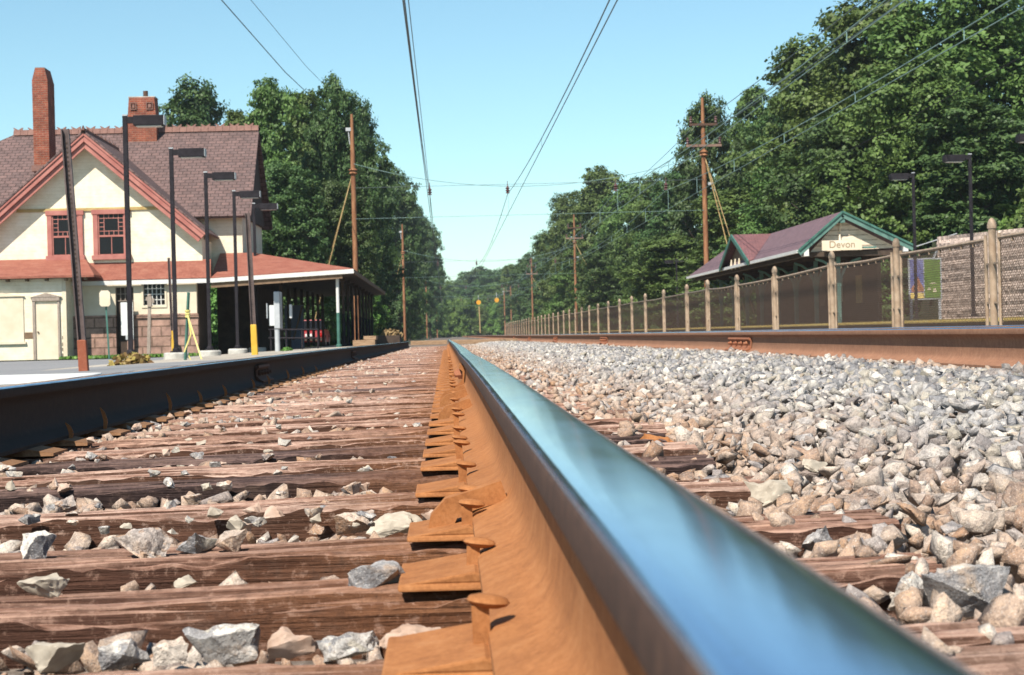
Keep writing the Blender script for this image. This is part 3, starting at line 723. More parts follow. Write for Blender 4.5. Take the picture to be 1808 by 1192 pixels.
def stone(u, v, wpx, hpx, mat, label, zt=None, group=None, temps=T_hi):
    """a single loose stone whose foot is seen at pixel (u, v)"""
    if zt is None:
        zt = -.323; p = atz(u, v, zt)
        if min(abs(p.y - t) for t in tie_y) > .085: zt = -.352 if p.x < .4 else -.335
    p = atz(u, v, zt)
    w = wpx * p.y / F; h = hpx * p.y / F * 1.05
    tv, tf = random.choice(temps); a = random.uniform(0, 6.28)
    V = tv.copy(); V = V / (V.max(0) - V.min(0))
    Rz = np.array([[math.cos(a), -math.sin(a), 0], [math.sin(a), math.cos(a), 0], [0, 0, 1]]); V = V @ Rz.T; V = V / (V.max(0) - V.min(0)); V[:, 2] -= V[:, 2].min()
    V = V * np.array([w, min(w * .8, .06), h])
    bm = bmesh.new(); vs = [bm.verts.new(q) for q in V]
    for f in tf: bm.faces.new([vs[i] for i in f])
    bmesh.ops.subdivide_edges(bm, edges=bm.edges, cuts=4 if wpx > 55 else 2, use_grid_fill=True)
    sd_ = random.uniform(0, 99)
    for q in bm.verts:
        q.co += q.co.normalized() * (w * .12 * mnoise.noise(q.co * (2.6 / w) + Vector((sd_, 0, 0))) + w * .05 * (mnoise.noise(q.co * (6 / w) + Vector((sd_, 5, 0)))) - w * .05 * abs(mnoise.noise(q.co * (11 / w) + Vector((sd_, 9, 0)))))
    bmesh.ops.recalc_face_normals(bm, faces=bm.faces)
    me = bpy.data.meshes.new('stone'); bm.to_mesh(me); bm.free(); me.materials.append(MAT[mat])
    me.polygons.foreach_set('use_smooth', [True] * len(me.polygons)); me.set_sharp_from_angle(angle=math.radians(26))
    o = bpy.data.objects.new('stone', me); COL.objects.link(o); o.location = p + Vector((0, .01, -.012))
    return tag(o, label, 'stone', group)
big = [(100, 1172, 112, 52, 'stone_white', 'cream stone in the front gap, at its station-side end'), (208, 1165, 95, 55, 'stone_grey', 'grey blocky stone beside the cream one in the front gap'),
       (292, 1160, 68, 46, 'stone_tan', 'small tan pitted stone in the front gap'), (390, 1158, 132, 66, 'stone_grey', 'largest grey slab of stone in the front gap'),
       (508, 1150, 100, 50, 'stone_pink', 'pinkish wedge of stone in the front gap'), (612, 1148, 110, 50, 'stone_grey', 'low grey stone in the front gap nearest the tie plate'),
       (740, 1142, 125, 55, 'stone_pink', 'pinkish stone resting against the nearest tie plate'),
       (88, 1040, 95, 36, 'stone_white', 'cream humped stone on the second gap, far from the plates'), (328, 1026, 42, 20, 'stone_white', 'small white stone alone in the second gap'),
       (662, 1038, 112, 58, 'stone_grey', 'large grey peaked stone standing beside a tie plate'), (806, 1000, 60, 40, 'stone_pink', 'pink stone tucked between two tie plates'),
       (62, 975, 60, 46, 'stone_grey', 'grey square stone at the end of the third gap'), (262, 972, 110, 50, 'stone_tan', 'tan slanting stone in the third gap'),
       (345, 965, 80, 40, 'stone_grey', 'smooth grey stone in the middle of the third gap'), (410, 965, 60, 40, 'stone_tan', 'tan stone in the middle of the third gap'),
       (625, 935, 75, 42, 'stone_tan', 'upright tan stone near the plates in the third gap'), (705, 938, 110, 40, 'stone_white', 'pale flat stone near the plates in the third gap'),
       (770, 925, 60, 32, 'stone_pink', 'pink stone beside the curved rail anchor'),
       (1455, 965, 70, 50, 'stone_grey', 'peaked stone standing on a tie end outside the rail'), (1610, 1065, 110, 72, 'stone_grey', 'dark grey stone with a white vein on the outer tie end'),
       (1710, 1075, 160, 95, 'stone_grey', 'broad grey stone pile-mate on the outer tie end'), (1365, 890, 85, 55, 'stone_white', 'white faceted stone just outside the rail'),
       (1525, 895, 110, 48, 'stone_tan', 'tan striped block outside the rail'), (1440, 830, 55, 32, 'stone_white', 'cream flat stone overhanging a gap outside the rail'),
       (1545, 790, 60, 40, 'stone_grey', 'grey stone near the edge of the grey heap'), (1165, 790, 70, 32, 'rust', 'rusty triangular plate scrap lying outside the rail')]
for b in big: stone(*b[:5], b[5], group=None)
glabs = {'stone_grey': 'small grey stone lying loose on the ties between the near rails', 'stone_white': 'small whitish stone lying loose on the ties between the near rails',
         'stone_tan': 'small tan stone lying loose on the ties between the near rails', 'stone_pink': 'small pinkish stone lying loose on the ties between the near rails'}
for _ in range(105):
    v = 600 + 290 * random.random() ** .62 + 45
    k = (v - 593); u = random.uniform(-5 if v > 790 else (787 - 5.1 * k * .88), 787 - .25 * k)
    s_ = random.uniform(.014, .034) * 3200 * (k / (.31 * 3200))
    mt = random.choice(['stone_grey', 'stone_grey', 'stone_tan', 'stone_tan', 'stone_white', 'stone_pink'])
    stone(u, v, s_ * random.uniform(.9, 1.5), s_ * random.uniform(.5, .85), mt, glabs[mt], zt=-.327 + .0 - drop(.31 * 3200 / k), group='loose stones on the near ties')

# ------------------------------------------------------------------ timber crossing
for (xa, xb, y, zt, lab) in ((-1.32, .05, 68.0, -.165, 'pale timber plank of the crossing laid between the near rails'), (.2, 2.7, 68.0, -.17, 'long pale crossing plank laid outside the near rail towards the second track')):
    mb = MB()
    for k in range(3): mb.box(xa, xb, y + k * .31, y + k * .31 + .29, zt - .16, zt + .004 * (k % 2))
    tag(mb.build('crossing_plank', 'crossing', loc=(xa, y, zt - .16), bevel=.01), lab, 'plank')
# ------------------------------------------------------------------ station building (left)
def X(u, v, Y): return at(u, v, Y).x
def Zz(u, v, Y): return at(u, v, Y).z
YG = 60.0                                   # plane of the gable wall
st_ = thing('station_building', 'cream clapboard station with pink-red gable trim, shingled roof and red canopy over the platform', 'station', (-9, 62, -.45))
A = at(148, 236, YG - .5); Rr = at(362, 412, YG - .5); half_w = Rr.x - A.x; sl = (A.z - Rr.z) / half_w
wxR = X(357, 440, YG); wxL = A.x - (wxR - A.x)
zc_ = 2.72                                 # where the low red roof meets the wall
mb = MB()
ztop = A.z - .30
mb.prism([(wxL, zc_ - .5), (wxR, zc_ - .5), (wxR, ztop - sl * (wxR - A.x)), (A.x, ztop), (wxL, ztop - sl * (wxR - A.x))], 'y', YG, YG + 6.5)
gw = mb.build('gable_wall', 'siding', st_)
# rake boards in two steps, soffit and roof of the wing
for s in (-1, 1):
    e = Vector((A.x + s * half_w, YG - .5, A.z - sl * half_w)); a = Vector((A.x, YG - .5, A.z)); nrm = Vector((s * sl, 0, 1)).normalized(); d = (e - a).normalized()
    def strip(n0, n1, ya, yb, nm, mat, ext=0.0):
        q = MB(); a0, a1 = a + Vector((0, 0, n0 / nrm.z)), a + Vector((0, 0, n1 / nrm.z)); ex = d * ext
        e0, e1 = e + nrm * n0 + ex, e + nrm * n1 + ex
        q.hexa([(a0.x, ya, a0.z), (e0.x, ya, e0.z), (e0.x, yb, e0.z), (a0.x, yb, a0.z), (a1.x, ya, a1.z), (e1.x, ya, e1.z), (e1.x, yb, e1.z), (a1.x, yb, a1.z)])
        return q.build(nm, mat, st_, bevel=.008)
    strip(-.36, -.20, YG - .46, YG - .40, 'rake_board', 'pink'); strip(-.20, -.05, YG - .54, YG - .46, 'rake_board', 'pink', .02); strip(-.05, .02, YG - .58, YG - .50, 'rake_board', 'pink', .03)
    strip(-.22, -.16, YG - .40, YG - .004, 'soffit', 'cream')
    strip(.024, .085, YG - .60, YG + 6, 'wing_roof', 'shingle', .06)
q = MB()
for k in range(24):
    y = YG - .6 + k * .26; q.lathe([(.09, 0), (.09, .05)], (A.x, y, A.z + .1), 6)
    q.hexa([(A.x - .09, y, A.z + .02), (A.x + .09, y, A.z + .02), (A.x + .09, y + .22, A.z + .02), (A.x - .09, y + .22, A.z + .02), (A.x - .04, y, A.z + .18), (A.x + .04, y, A.z + .18), (A.x + .04, y + .22, A.z + .15), (A.x - .04, y + .22, A.z + .15)])
    if k % 3 == 0: q.hexa([(A.x - .05, y, A.z + .15), (A.x + .05, y, A.z + .15), (A.x + .05, y + .12, A.z + .15), (A.x - .05, y + .12, A.z + .15), (A.x - .01, y - .03, A.z + .26), (A.x + .01, y - .03, A.z + .26), (A.x + .01, y + .0, A.z + .26), (A.x - .01, y + .0, A.z + .26)])
q.build('ridge_tiles', 'terracotta', st_)
zt_ = Zz(200, 369, YG)
hb_ = (ztop - zt_) / sl - .12
MB().box(A.x - hb_, A.x + hb_, YG - .05, YG - .003, zt_ - .05, zt_ + .05).build('trim_band', 'ochre', st_)

def sash_window(u0, u1, v0, v1, Y):
    x0, x1 = X(u0, (v0 + v1) / 2, Y), X(u1, (v0 + v1) / 2, Y); z1, z0 = Zz((u0 + u1) / 2, v0, Y), Zz((u0 + u1) / 2, v1, Y)
    w, h = x1 - x0, z1 - z0; fw = .155
    m = MB()
    m.box(x0, x0 + fw, Y - .08, Y - .003, z0, z1).box(x1 - fw, x1, Y - .08, Y - .003, z0, z1).box(x0 - .04, x1 + .04, Y - .10, Y - .003, z1 - fw, z1).box(x0 - .05, x1 + .05, Y - .14, Y - .003, z0 - .03, z0 + .12)
    m.box(x0 + fw, x0 + fw + .045, Y - .05, Y - .003, z0 + .12, z1 - fw).box(x1 - fw - .045, x1 - fw, Y - .05, Y - .003, z0 + .12, z1 - fw)
    f = m.build('window', 'pink', st_, bevel=.006)
    ax, bx2, az, bz = x0 + fw + .045, x1 - fw - .045, z0 + .12, z1 - fw
    MB().box(ax - .02, bx2 + .02, Y - .02, Y - .004, az - .02, bz + .02).build('pane', 'glass', f)
    g = MB(); mid = az + (bz - az) * .47; t = .022
    def bar(xa, xb, za, zb, dy=.03): g.box(xa, xb, Y - dy, Y - .021, za, zb)
    bar(ax, bx2, mid - .03, mid + .03, .045); bar((ax + bx2) / 2 - t / 2, (ax + bx2) / 2 + t / 2, az, mid - .03)
    ww, hh = bx2 - ax, bz - mid - .03; cw, ch = ww / 5, hh / 5.2
    for k in (1, 4): bar(ax + cw * k - t / 2, ax + cw * k + t / 2, mid + .03, bz, .028)
    for zz in (mid + .03 + ch, bz - ch): bar(ax, bx2, zz - t / 2, zz + t / 2, .034)
    for k in (2, 3):
        for (za, zb) in ((mid + .03, mid + .03 + ch), (bz - ch, bz)): bar(ax + cw * k - t / 2, ax + cw * k + t / 2, za, zb, .026)
    for k in (1, 2):
        zz = mid + .03 + ch + (hh - 2 * ch) * k / 3
        for (xa, xb) in ((ax, ax + cw), (bx2 - cw, bx2)): bar(xa, xb, zz - t / 2, zz + t / 2, .026)
    bar(ax, bx2, az, az + .035); g.build('sash', 'pink', f)
sash_window(84, 147, 372, 458, YG); sash_window(165, 229, 370, 457, YG)

# main block behind: cream wall, big shingled roof with ridge tiles
rl, rr = at(25, 243, 67), at(457, 224, 67); zr_ = (rl.z + rr.z) / 2; ex_ = X(443, 378, 62); ez = Zz(440, 380, 62)
MB().box(-22, X(428, 420, 62.5), 62.5, 69.2, 2.35, ez + .05).build('main_wall', 'siding', st_)
m = MB(); rz = rr.x
def roofslab(P, nm, mat, th=.09):
    mm = MB(); n = (Vector(P[1]) - Vector(P[0])).cross(Vector(P[2]) - Vector(P[0])).normalized()
    if n.z < 0: n = -n
    mm.hexa([Vector(p) - n * th for p in P] + [Vector(p) for p in P]); return mm.build(nm, mat, st_)
roofslab([(-21.5, 62, ez), (ex_, 62, ez), (rz, 67, zr_), (rl.x, 67, zr_)], 'main_roof', 'shingle')
roofslab([(-21.5, 69.8, ez), (rl.x, 67.003, zr_), (rz, 67.003, zr_), (ex_, 69.8, ez)], 'main_roof', 'shingle')
MB().prism([(62.55, ez), (69.4, ez), (67, zr_ - .15)], 'x', rz - .6, rz - .12).build('gable_end', 'dark_wood', st_)
q = MB(); n_ = 34
for k in range(n_):
    x0 = rl.x + (rz - rl.x) * k / n_; x1 = rl.x + (rz - rl.x) * (k + .96) / n_
    q.hexa([(x0, 66.86, zr_ - .04), (x1, 66.86, zr_ - .04), (x1, 67.14, zr_ - .04), (x0, 67.14, zr_ - .04), (x0, 66.95, zr_ + .16), (x1, 66.95, zr_ + .16), (x1, 67.05, zr_ + .16), (x0, 67.05, zr_ + .16)])
    if k % 2 == 0:
        xm = x0 + .04; q.hexa([(xm, 66.96, zr_ + .15), (xm + .16, 66.96, zr_ + .15), (xm + .16, 67.04, zr_ + .15), (xm, 67.04, zr_ + .15), (xm - .07, 66.98, zr_ + .25), (xm - .03, 66.98, zr_ + .25), (xm - .03, 67.02, zr_ + .25), (xm - .07, 67.02, zr_ + .25)])
        q.hexa([(xm + .1, 66.96, zr_ + .15), (xm + .26, 66.96, zr_ + .15), (xm + .26, 67.04, zr_ + .15), (xm + .1, 67.04, zr_ + .15), (xm + .26, 66.98, zr_ + .25), (xm + .30, 66.98, zr_ + .25), (xm + .30, 67.02, zr_ + .25), (xm + .26, 67.02, zr_ + .25)])
q.build('ridge_tiles', 'terracotta', st_)

# chimneys
def chimney(u0, u1, vt, vb, Y, depth, taper, name='chimney'):
    x0, x1 = X(u0, (vt + vb) / 2, Y), X(u1, (vt + vb) / 2, Y); z0 = Zz(u0, vb, Y); z1 = Zz(u0, vt, Y); m = MB(); w = x1 - x0; t = w * taper
    zs = z1 - w * .85
    m.box(x0, x1, Y, Y + depth, z0, zs)
    m.hexa([(x0, Y, zs), (x1, Y, zs), (x1, Y + depth, zs), (x0, Y + depth, zs), (x0 + t, Y + t * .5, z1), (x1 - t, Y + t * .5, z1), (x1 - t, Y + depth - t * .5, z1), (x0 + t, Y + depth - t * .5, z1)])
    return m, (x0, x1, z0, z1)
m, b_ = chimney(58.5, 86, 119, 345, 61.2, 1.05, .2); c1 = m.build('chimney', 'brick', st_)
MB().box(b_[0] - .07, b_[1] + .07, 61.13, 62.32, Zz(70, 300, 61.2) - .05, Zz(70, 292, 61.2)).build('flashing', 'terracotta', c1)
m, b_ = chimney(225, 276, 172, 262, 66.4, .9, .06); c2 = m.build('chimney', 'brick', st_)
MB().box(b_[0] + .04, b_[1] - .04, 66.45, 67.25, b_[3], b_[3] + .035).build('cap', 'concrete', c2)
xm = X(257, 165, 66.8); MB().tube([(xm, 66.8, b_[3]), (xm, 66.8, b_[3] + .27)], .09, 12).build('flue_pipe', 'old_rust', c2, smooth=40)
for (u0, u1) in ((230, 241), (258, 270)):
    q = MB(); xa, xb = X(u0, 187, 66.4), X(u1, 187, 66.4); za, zb = Zz(235, 194, 66.4), Zz(235, 181, 66.4)
    for (a0, a1, d0, d1) in ((xa, xb, za, za + .03), (xa, xb, zb - .03, zb), (xa, xa + .03, za + .03, zb - .03), (xb - .03, xb, za + .03, zb - .03)): q.box(a0, a1, 66.37, 66.398, d0, d1)
    q.box(xa + .07, xb - .07, 66.38, 66.398, za + .07, zb - .07)
    q.build('brick_panel', 'terracotta', c2)

# low red roofs
zw = Zz(260, 460, YG); ye = 59.72; ze = Zz(300, 493, ye) + .02
xshed = X(163, 490, 58.4)
xC = X(623, 478, ye); zC = Zz(623, 474, ye)
Ux, Uz = X(446, 452, 62.4), Zz(446, 446, 62.4)
roofslab([(xshed - .6, ye, ze), (X(372, 490, ye), ye, ze), (X(372, 455, YG), YG + .02, zw), (xshed - .6, YG + .02, zw)], 'pent_roof', 'redroof', .07)
xW = X(372, 490, ye)
yEnd = 91
roofslab([(xW, ye, ze), (xC, ye, zC), (Ux, 62.4, Uz), (xW, 62.4, Uz)], 'canopy_roof', 'redroof', .07)
roofslab([(xC, ye, zC), (xC, yEnd, zC), (Ux, yEnd, Uz), (Ux, 62.4, Uz)], 'canopy_roof', 'redroof', .07)
roofslab([(Ux - 3.4, yEnd, zC), (Ux, 62.4, Uz), (Ux, yEnd, Uz), (Ux - 3.5, yEnd, zC)], 'canopy_roof', 'redroof', .05)
# fascia/gutters
q = MB(); q.beam((X(117, 560, 58.75) - .2, ye - .04, ze - .10), (xW, ye - .04, ze - .10), .09, .14); q.beam((xW + .002, ye - .04, ze - .10), (xC + .03, ye - .04, zC - .09), .09, .14); q.build('gutter', 'white', st_)
q = MB(); q.beam((xW, ye + .02, ze - .26), (xC - .35, ye + .02, zC - .24), .06, .16); q.build('frieze_board', 'brown_wood', st_)
q = MB(); q.beam((xC + .0, ye + .06, zC - .09), (xC, yEnd, zC - .09), .06, .14); q.build('eave_board', 'brown_wood', st_)
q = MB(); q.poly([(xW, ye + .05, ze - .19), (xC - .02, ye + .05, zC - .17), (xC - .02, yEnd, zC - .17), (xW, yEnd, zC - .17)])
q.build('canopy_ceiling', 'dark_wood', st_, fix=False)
# recess wall with the brownstone base
yr = 59.85; xa, xb = X(117, 560, 58.75) - .4, X(348, 560, yr); zb_ = Zz(260, 555, yr)
# openings: door 203-236, window 252-292
xd0, xd1 = X(205, 570, yr), X(237, 570, yr); xw0, xw1 = X(253, 520, yr), X(291, 520, yr); zw0, zw1 = Zz(270, 539, yr), Zz(270, 500, yr); zd1 = Zz(220, 507, yr)
wt = ze - .1
m = MB(); m.box(xa, xd0, yr, yr + .25, zb_, wt).box(xd1, xw0, yr, yr + .25, zb_, wt).box(xw1, xb, yr, yr + .25, zb_, wt).box(xd0, xd1, yr, yr + .25, zd1, wt).box(xw0, xw1, yr, yr + .25, zb_, zw0).box(xw0, xw1, yr, yr + .25, zw1, wt)
m.build('recess_wall', 'cream', st_)
m = MB(); m.box(xa, xd0, yr - .05, yr + .25, -.6, zb_ - .003).box(xd1, xb + .03, yr - .05, yr + .25, -.6, zb_ - .003); m.build('stone_base', 'stonebase', st_)
MB().box(xd1, xb + .06, yr - .11, yr - .053, zb_ - .12, zb_ - .03).build('stone_ledge', 'stonebase', st_)
m = MB(); m.box(xb - .5, xb, yr + .253, 62.4, -.6, wt); m.build('pier', 'dark_wood', st_)
d = MB().box(xd0, xd1, yr + .16, yr + .22, -.45, zd1).build('door', 'dark_wood', st_)
zt0 = Zz(220, 531, yr); q = MB()
for k in range(5): q.box(xd0 + (xd1 - xd0) * k / 4 - .012, xd0 + (xd1 - xd0) * k / 4 + .012, yr + .12, yr + .155, zt0, zd1)
for k in range(3): q.box(xd0, xd1, yr + .125, yr + .15, zt0 + (zd1 - zt0) * k / 2 - .012, zt0 + (zd1 - zt0) * k / 2 + .012)
q.build('transom', 'grey_wood', d)
w_ = MB().box(xw0 - .06, xw1 + .06, yr - .03, yr - .003, zw0 - .08, zw0).box(xw0 - .06, xw0, yr - .03, yr - .003, zw0, zw1 + .05).box(xw1, xw1 + .06, yr - .03, yr - .003, zw0, zw1 + .05).build('window', 'cream', st_)
MB().box(xw0, xw1, yr + .12, yr + .14, zw0, zw1).build('pane', 'glass', w_)
q = MB()
for k in range(6): q.box(xw0 + (xw1 - xw0) * k / 5 - .012, xw0 + (xw1 - xw0) * k / 5 + .012, yr + .08, yr + .115, zw0, zw1)
for k in range(5): q.box(xw0, xw1, yr + .085, yr + .11, zw0 + (zw1 - zw0) * k / 4 - .012, zw0 + (zw1 - zw0) * k / 4 + .012)
q.build('muntin', 'white', w_)
# front shed with its own hipped red roof
ys = 58.75; xs1 = X(117, 560, ys); zs1 = Zz(60, 492, ys); gz = -.47
ms_ = MB().box(-24, xs1, ys, yr, gz - .1, zs1 + .08).build('shed_wall', 'siding', st_)
zr1 = Zz(60, 458, YG)
ev = 58.4; zev = Zz(80, 487, ev)
xhe = X(166, 490, ev)
m = MB(); hx = X(150, 458, YG)
m.hexa([(-24, ev, zev - .07), (xhe, ev, zev - .07), (hx, YG, zr1 - .07), (-24, YG, zr1 - .07), (-24, ev, zev), (xhe, ev, zev), (hx, YG, zr1), (-24, YG, zr1)])
m.hexa([(xhe, ev + .002, zev - .07), (xhe, YG - .3, zev - .07), (hx, YG - .01, zr1 - .07), (hx - .05, YG - .005, zr1 - .07), (xhe, ev + .002, zev), (xhe, YG - .3, zev), (hx, YG - .01, zr1), (hx - .05, YG - .005, zr1)])
m.build('shed_roof', 'redroof', st_)
q = MB()
for k in range(26): q.box(xhe - .35 - k * .62, xhe - .27 - k * .62, ev + .08, ys - .003, zev - .16, zev - .075)
q.build('rafter_ends', 'brown_wood', st_)
MB().poly([(-24, ev + .1, zev - .08), (xhe - .1, ev + .1, zev - .08), (xhe - .1, ys + .05, zev - .08), (-24, ys + .05, zev - .08)]).build('eave_soffit', 'dark_wood', st_, fix=False)
xa_, xb_ = X(64, 590, ys), X(103, 590, ys); za_, zb2 = Zz(84, 635, ys), Zz(84, 537, ys)
d = MB().box(xa_, xb_, ys - .03, ys - .004, za_, zb2).build('door', 'cream', st_)
MB().lathe([(.02, -.02), (.035, 0), (.02, .02)], (xa_ + .07, ys - .06, (za_ + zb2) / 2), 8).build('handle', 'old_rust', d)
m = MB(); m.box(xa_ - .09, xa_ - .003, ys - .07, ys - .004, za_, zb2 + .1).box(xb_ + .003, xb_ + .07, ys - .06, ys - .004, za_, zb2 + .1).box(xa_ - .1, xb_ + .08, ys - .09, ys - .004, zb2 + .103, zb2 + .22)
m.prism([(xa_ - .16, zb2 + .225), (xb_ + .14, zb2 + .225), ((xa_ + xb_) / 2, zb2 + .36)], 'y', ys - .10, ys - .004); m.build('door_frame', 'grey_wood', d)
xa_, xb_ = X(0, 560, ys), X(42, 560, ys); za_, zb2 = Zz(20, 604, ys), Zz(20, 524, ys)
q = MB().box(xa_ - .3, xb_, ys - .035, ys - .004, za_, zb2).build('window_board', 'cream', st_)
m = MB().box(xa_ - .4, xb_ + .06, ys - .08, ys - .004, za_ - .07, za_ - .003); m.build('sill', 'cream', q); m = MB(); m.prism([(xa_ - .4, zb2 + .003), (xb_ + .05, zb2 + .003), (xa_ + .1, zb2 + .13)], 'y', ys - .08, ys - .004); m.build('window_trim', 'cream', q)
m = MB(); m.box(X(43, 590, ys), X(58, 590, ys), ys - .012, ys - .004, Zz(50, 598, ys), Zz(50, 587, ys)); m.build('vent', 'brown_wood', st_)
m = MB()
for v in (596, 608, 617, 627): m.box(X(110, v, ys), X(114, v, ys), ys - .012, ys - .004, Zz(112, v + 3, ys), Zz(112, v - 3, ys))
m.build('vent_hole', 'dark_wood', st_)
m = MB().box(xs1 - .12, xs1 + .012, ys - .015, ys - .003, gz, zs1); m.build('corner_board', 'cream', st_)
# ground-floor wall deep under the canopy, its shade put into the dark colour
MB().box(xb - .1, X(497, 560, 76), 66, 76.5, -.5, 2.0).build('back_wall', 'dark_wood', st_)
xp = X(597, 545, ye + .3)
for k in range(10):
    y = ye + .25 + 3.05 * k; zz = zC - .18; r_ = .055
    m = MB().tube([(xp, y, .85), (xp, y, zz - .12)], r_, 10).box(xp - .10, xp + .10, y - .10, y + .10, zz - .12, zz); o = m.build('canopy_post', 'white' if k == 0 else 'dark_wood', st_, smooth=40)  # posts and bases after the first are coloured dark to imitate canopy shade
    MB().tube([(xp, y, -.28), (xp, y, .85)], r_ + .004, 10).lathe([(.10, -.28), (.10, -.22), (.06, -.18)], (xp, y, 0), 10).build('post_base', 'green' if k == 0 else 'lampblack', o, smooth=40)
xp2 = xp - 2.2
for k in range(8):
    y = ye + 4 + 3.05 * k
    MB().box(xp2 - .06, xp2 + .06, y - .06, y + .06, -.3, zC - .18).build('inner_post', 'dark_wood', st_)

# ------------------------------------------------------------------ lamps
def lamp(name, label, x, y, zb, H, side, group, footing=True):
    t = thing(name, label, 'street lamp', (x, y, zb), group); s = side
    MB().box(x - .047, x + .047, y - .047, y + .047, zb + .12, zb + H).build('post', 'lampblack', t, bevel=.006)
    MB().box(x - .049, x + .049, y - .049, y + .049, zb + H + .001, zb + H + .03).build('post_cap', 'grey_metal', t)
    a0, a1 = sorted((x + s * .049, x + s * .19)); MB().box(a0, a1, y - .05, y + .05, zb + H - .15, zb + H - .02).build('arm', 'lampblack', t)
    h0, h1 = sorted((x + s * .19, x + s * .80)); hd = MB().box(h0, h1, y - .17, y + .17, zb + H - .21, zb + H - .005).build('lamp_head', 'lampblack', t, bevel=.012)
    MB().box(h0 + .05, h1 - .05, y - .13, y + .13, zb + H - .228, zb + H - .212).build('lens', 'lens', hd)
    ep = 'grey_metal' if s > 0 else 'lampblack'; e = x + s * .803; MB().box(min(e, e + s * .012), max(e, e + s * .012), y - .155, y + .155, zb + H - .20, zb + H - .015).build('end_plate', ep, hd)
    MB().box(x - .12, x + .12, y - .12, y + .12, zb + .085, zb + .12).lathe([(.09, .12), (.085, .16), (.06, .2)], (x, y, zb), 10).build('base_plate', 'lampblack', t)
    if footing: MB().lathe([(.30, -.25), (.30, .05), (.27, .085)], (x, y, zb), 20).build('footing', 'concrete', t, smooth=40)
    return t
lp = [(235, 205, 37.2), (311, 263, 43.4), (369, 305, 49.6), (415, 338, 56.2), (450, 360, 62.0)]
ll = ['first and tallest black lamp post, in front of the gable', 'second black lamp post, on a pale round footing by the green stake', 'third black lamp post, in front of the dark canopy opening',
      'fourth black lamp post, beside the end of the main roof', 'last and smallest black lamp post, against the trees past the roof']
for (u, v, Y), lab in zip(lp, ll):
    zb = -.30; p = at(u - 8, v, Y); lamp('lamp_post', lab, -6.42, Y, zb - .02, p.z - zb + .02, 1, 'black lamp posts on the station platform')
lr = [(1712, 273, 55.3, 'black lamp post standing against the stone wall'), (1612, 306, 62.5, 'black lamp post rising behind the shelter gable'), (1848, 236, 48.8, 'black lamp whose head alone enters at the edge above the stone wall'),
      (1213, 456, 118, 'small distant lamp post past the shelter, the nearer of the pair'), (1194, 459, 125, 'small distant lamp post past the shelter, the farther of the pair')]
for u, v, Y, lab in lr:
    p = at(u, v, Y); lamp('lamp_post', lab, p.x, Y, .1, p.z - .1, -1, 'black lamp posts on the far platform', False)

# ------------------------------------------------------------------ channel posts in coloured sleeves
def channel_post(label, ub, vb, ut, vt, Y, sleeve, w, vs, group='steel posts set in painted sleeves'):
    b = at(ub, vb, Y); t_ = at(ut, vt, Y); t = thing('steel_post', label, 'post', b, group); d = (t_ - b)
    m = MB(); s = .5 * w
    ctr = lambda k: b + d * k
    k0 = (vb - vs) / (vb - vt) * .3
    P, Q = ctr(k0), ctr(1)
    m.beam(P + Vector((0, .02, 0)), Q + Vector((0, .02, 0)), w * .9, .012, (0, 1, 0))
    for sgn in (-1, 1): m.beam(P + Vector((sgn * s * .85, -.01, 0)), Q + Vector((sgn * s * .85, -.01, 0)), .014, .05, (0, 1, 0))
    m.build('channel', 'brown_post', t)
    q = MB(); n = int(d.length / .05)
    for i in range(int(n * .3), n - 2):
        c = ctr(i / n) + Vector((0, .0115, 0)); q.box(c.x - .008, c.x + .008, c.y - .002, c.y + .001, c.z - .009, c.z + .009)
    if n: q.build('punched_holes', 'dark_wood', t)
    kk = (vb - vs) / (vb - vt)
    m = MB(); e = ctr(kk); c = b - Vector((0, 0, .12)); m.hexa([c + Vector((-w * .62, -w * .5, 0)), c + Vector((w * .62, -w * .5, 0)), c + Vector((w * .62, w * .5, 0)), c + Vector((-w * .62, w * .5, 0)),
        e + Vector((-w * .56, -w * .45, 0)), e + Vector((w * .56, -w * .45, 0)), e + Vector((w * .56, w * .45, 0)), e + Vector((-w * .56, w * .45, 0))]); m.build('sleeve', sleeve, t, bevel=.012)
channel_post('leaning brown channel post in a rusty red sleeve, nearest the viewer', 150, 668, 115, 228, 20, 'redsleeve', .088, 600)
channel_post('brown channel post in a yellow sleeve beside the last lamps', 450.5, 629, 437, 376, 37, 'yellow', .105, 573)
channel_post('thin brown post in a yellow sleeve in front of the brownstone base', 306, 624, 298, 455, 56.5, 'yellow', .075, 584)

# green stake with yellow tape
b = at(326, 646, 33); t_ = at(333, 516, 33); t = thing('green_stake', 'green steel stake tied with yellow tape, by the second lamp footing', 'stake', b)
m = MB().beam(b - Vector((0, 0, .1)), t_, .055, .012, (0, 1, 0)); m.beam(b + Vector((0, -.016, -.1)), t_ + Vector((0, -.016, 0)), .012, .03, (0, 1, 0)); m.build('stake', 'green', t)
k = at(331, 556, 32.95); e1 = at(358, 641, 32.6); e2 = at(325, 622, 32.9)
q = MB(); q.beam(k, e1, .026, .006, (0, 1, 0)); q.beam(k + Vector((.01, -.02, 0)), at(337, 590, 32.9), .026, .006, (0, 1, 0)); q.beam(at(337, 590, 32.9), e2, .024, .006, (0, 1, 0)); q.beam(at(333, 628, 32.85), at(340, 642, 32.85), .02, .006, (0, 1, 0))
for zz in (-.05, 0, .05): q.lathe([(.045, zz), (.05, zz + .02), (.045, zz + .04)], k + Vector((0, .03, 0)), 8)
q.build('tape', 'tape', t)
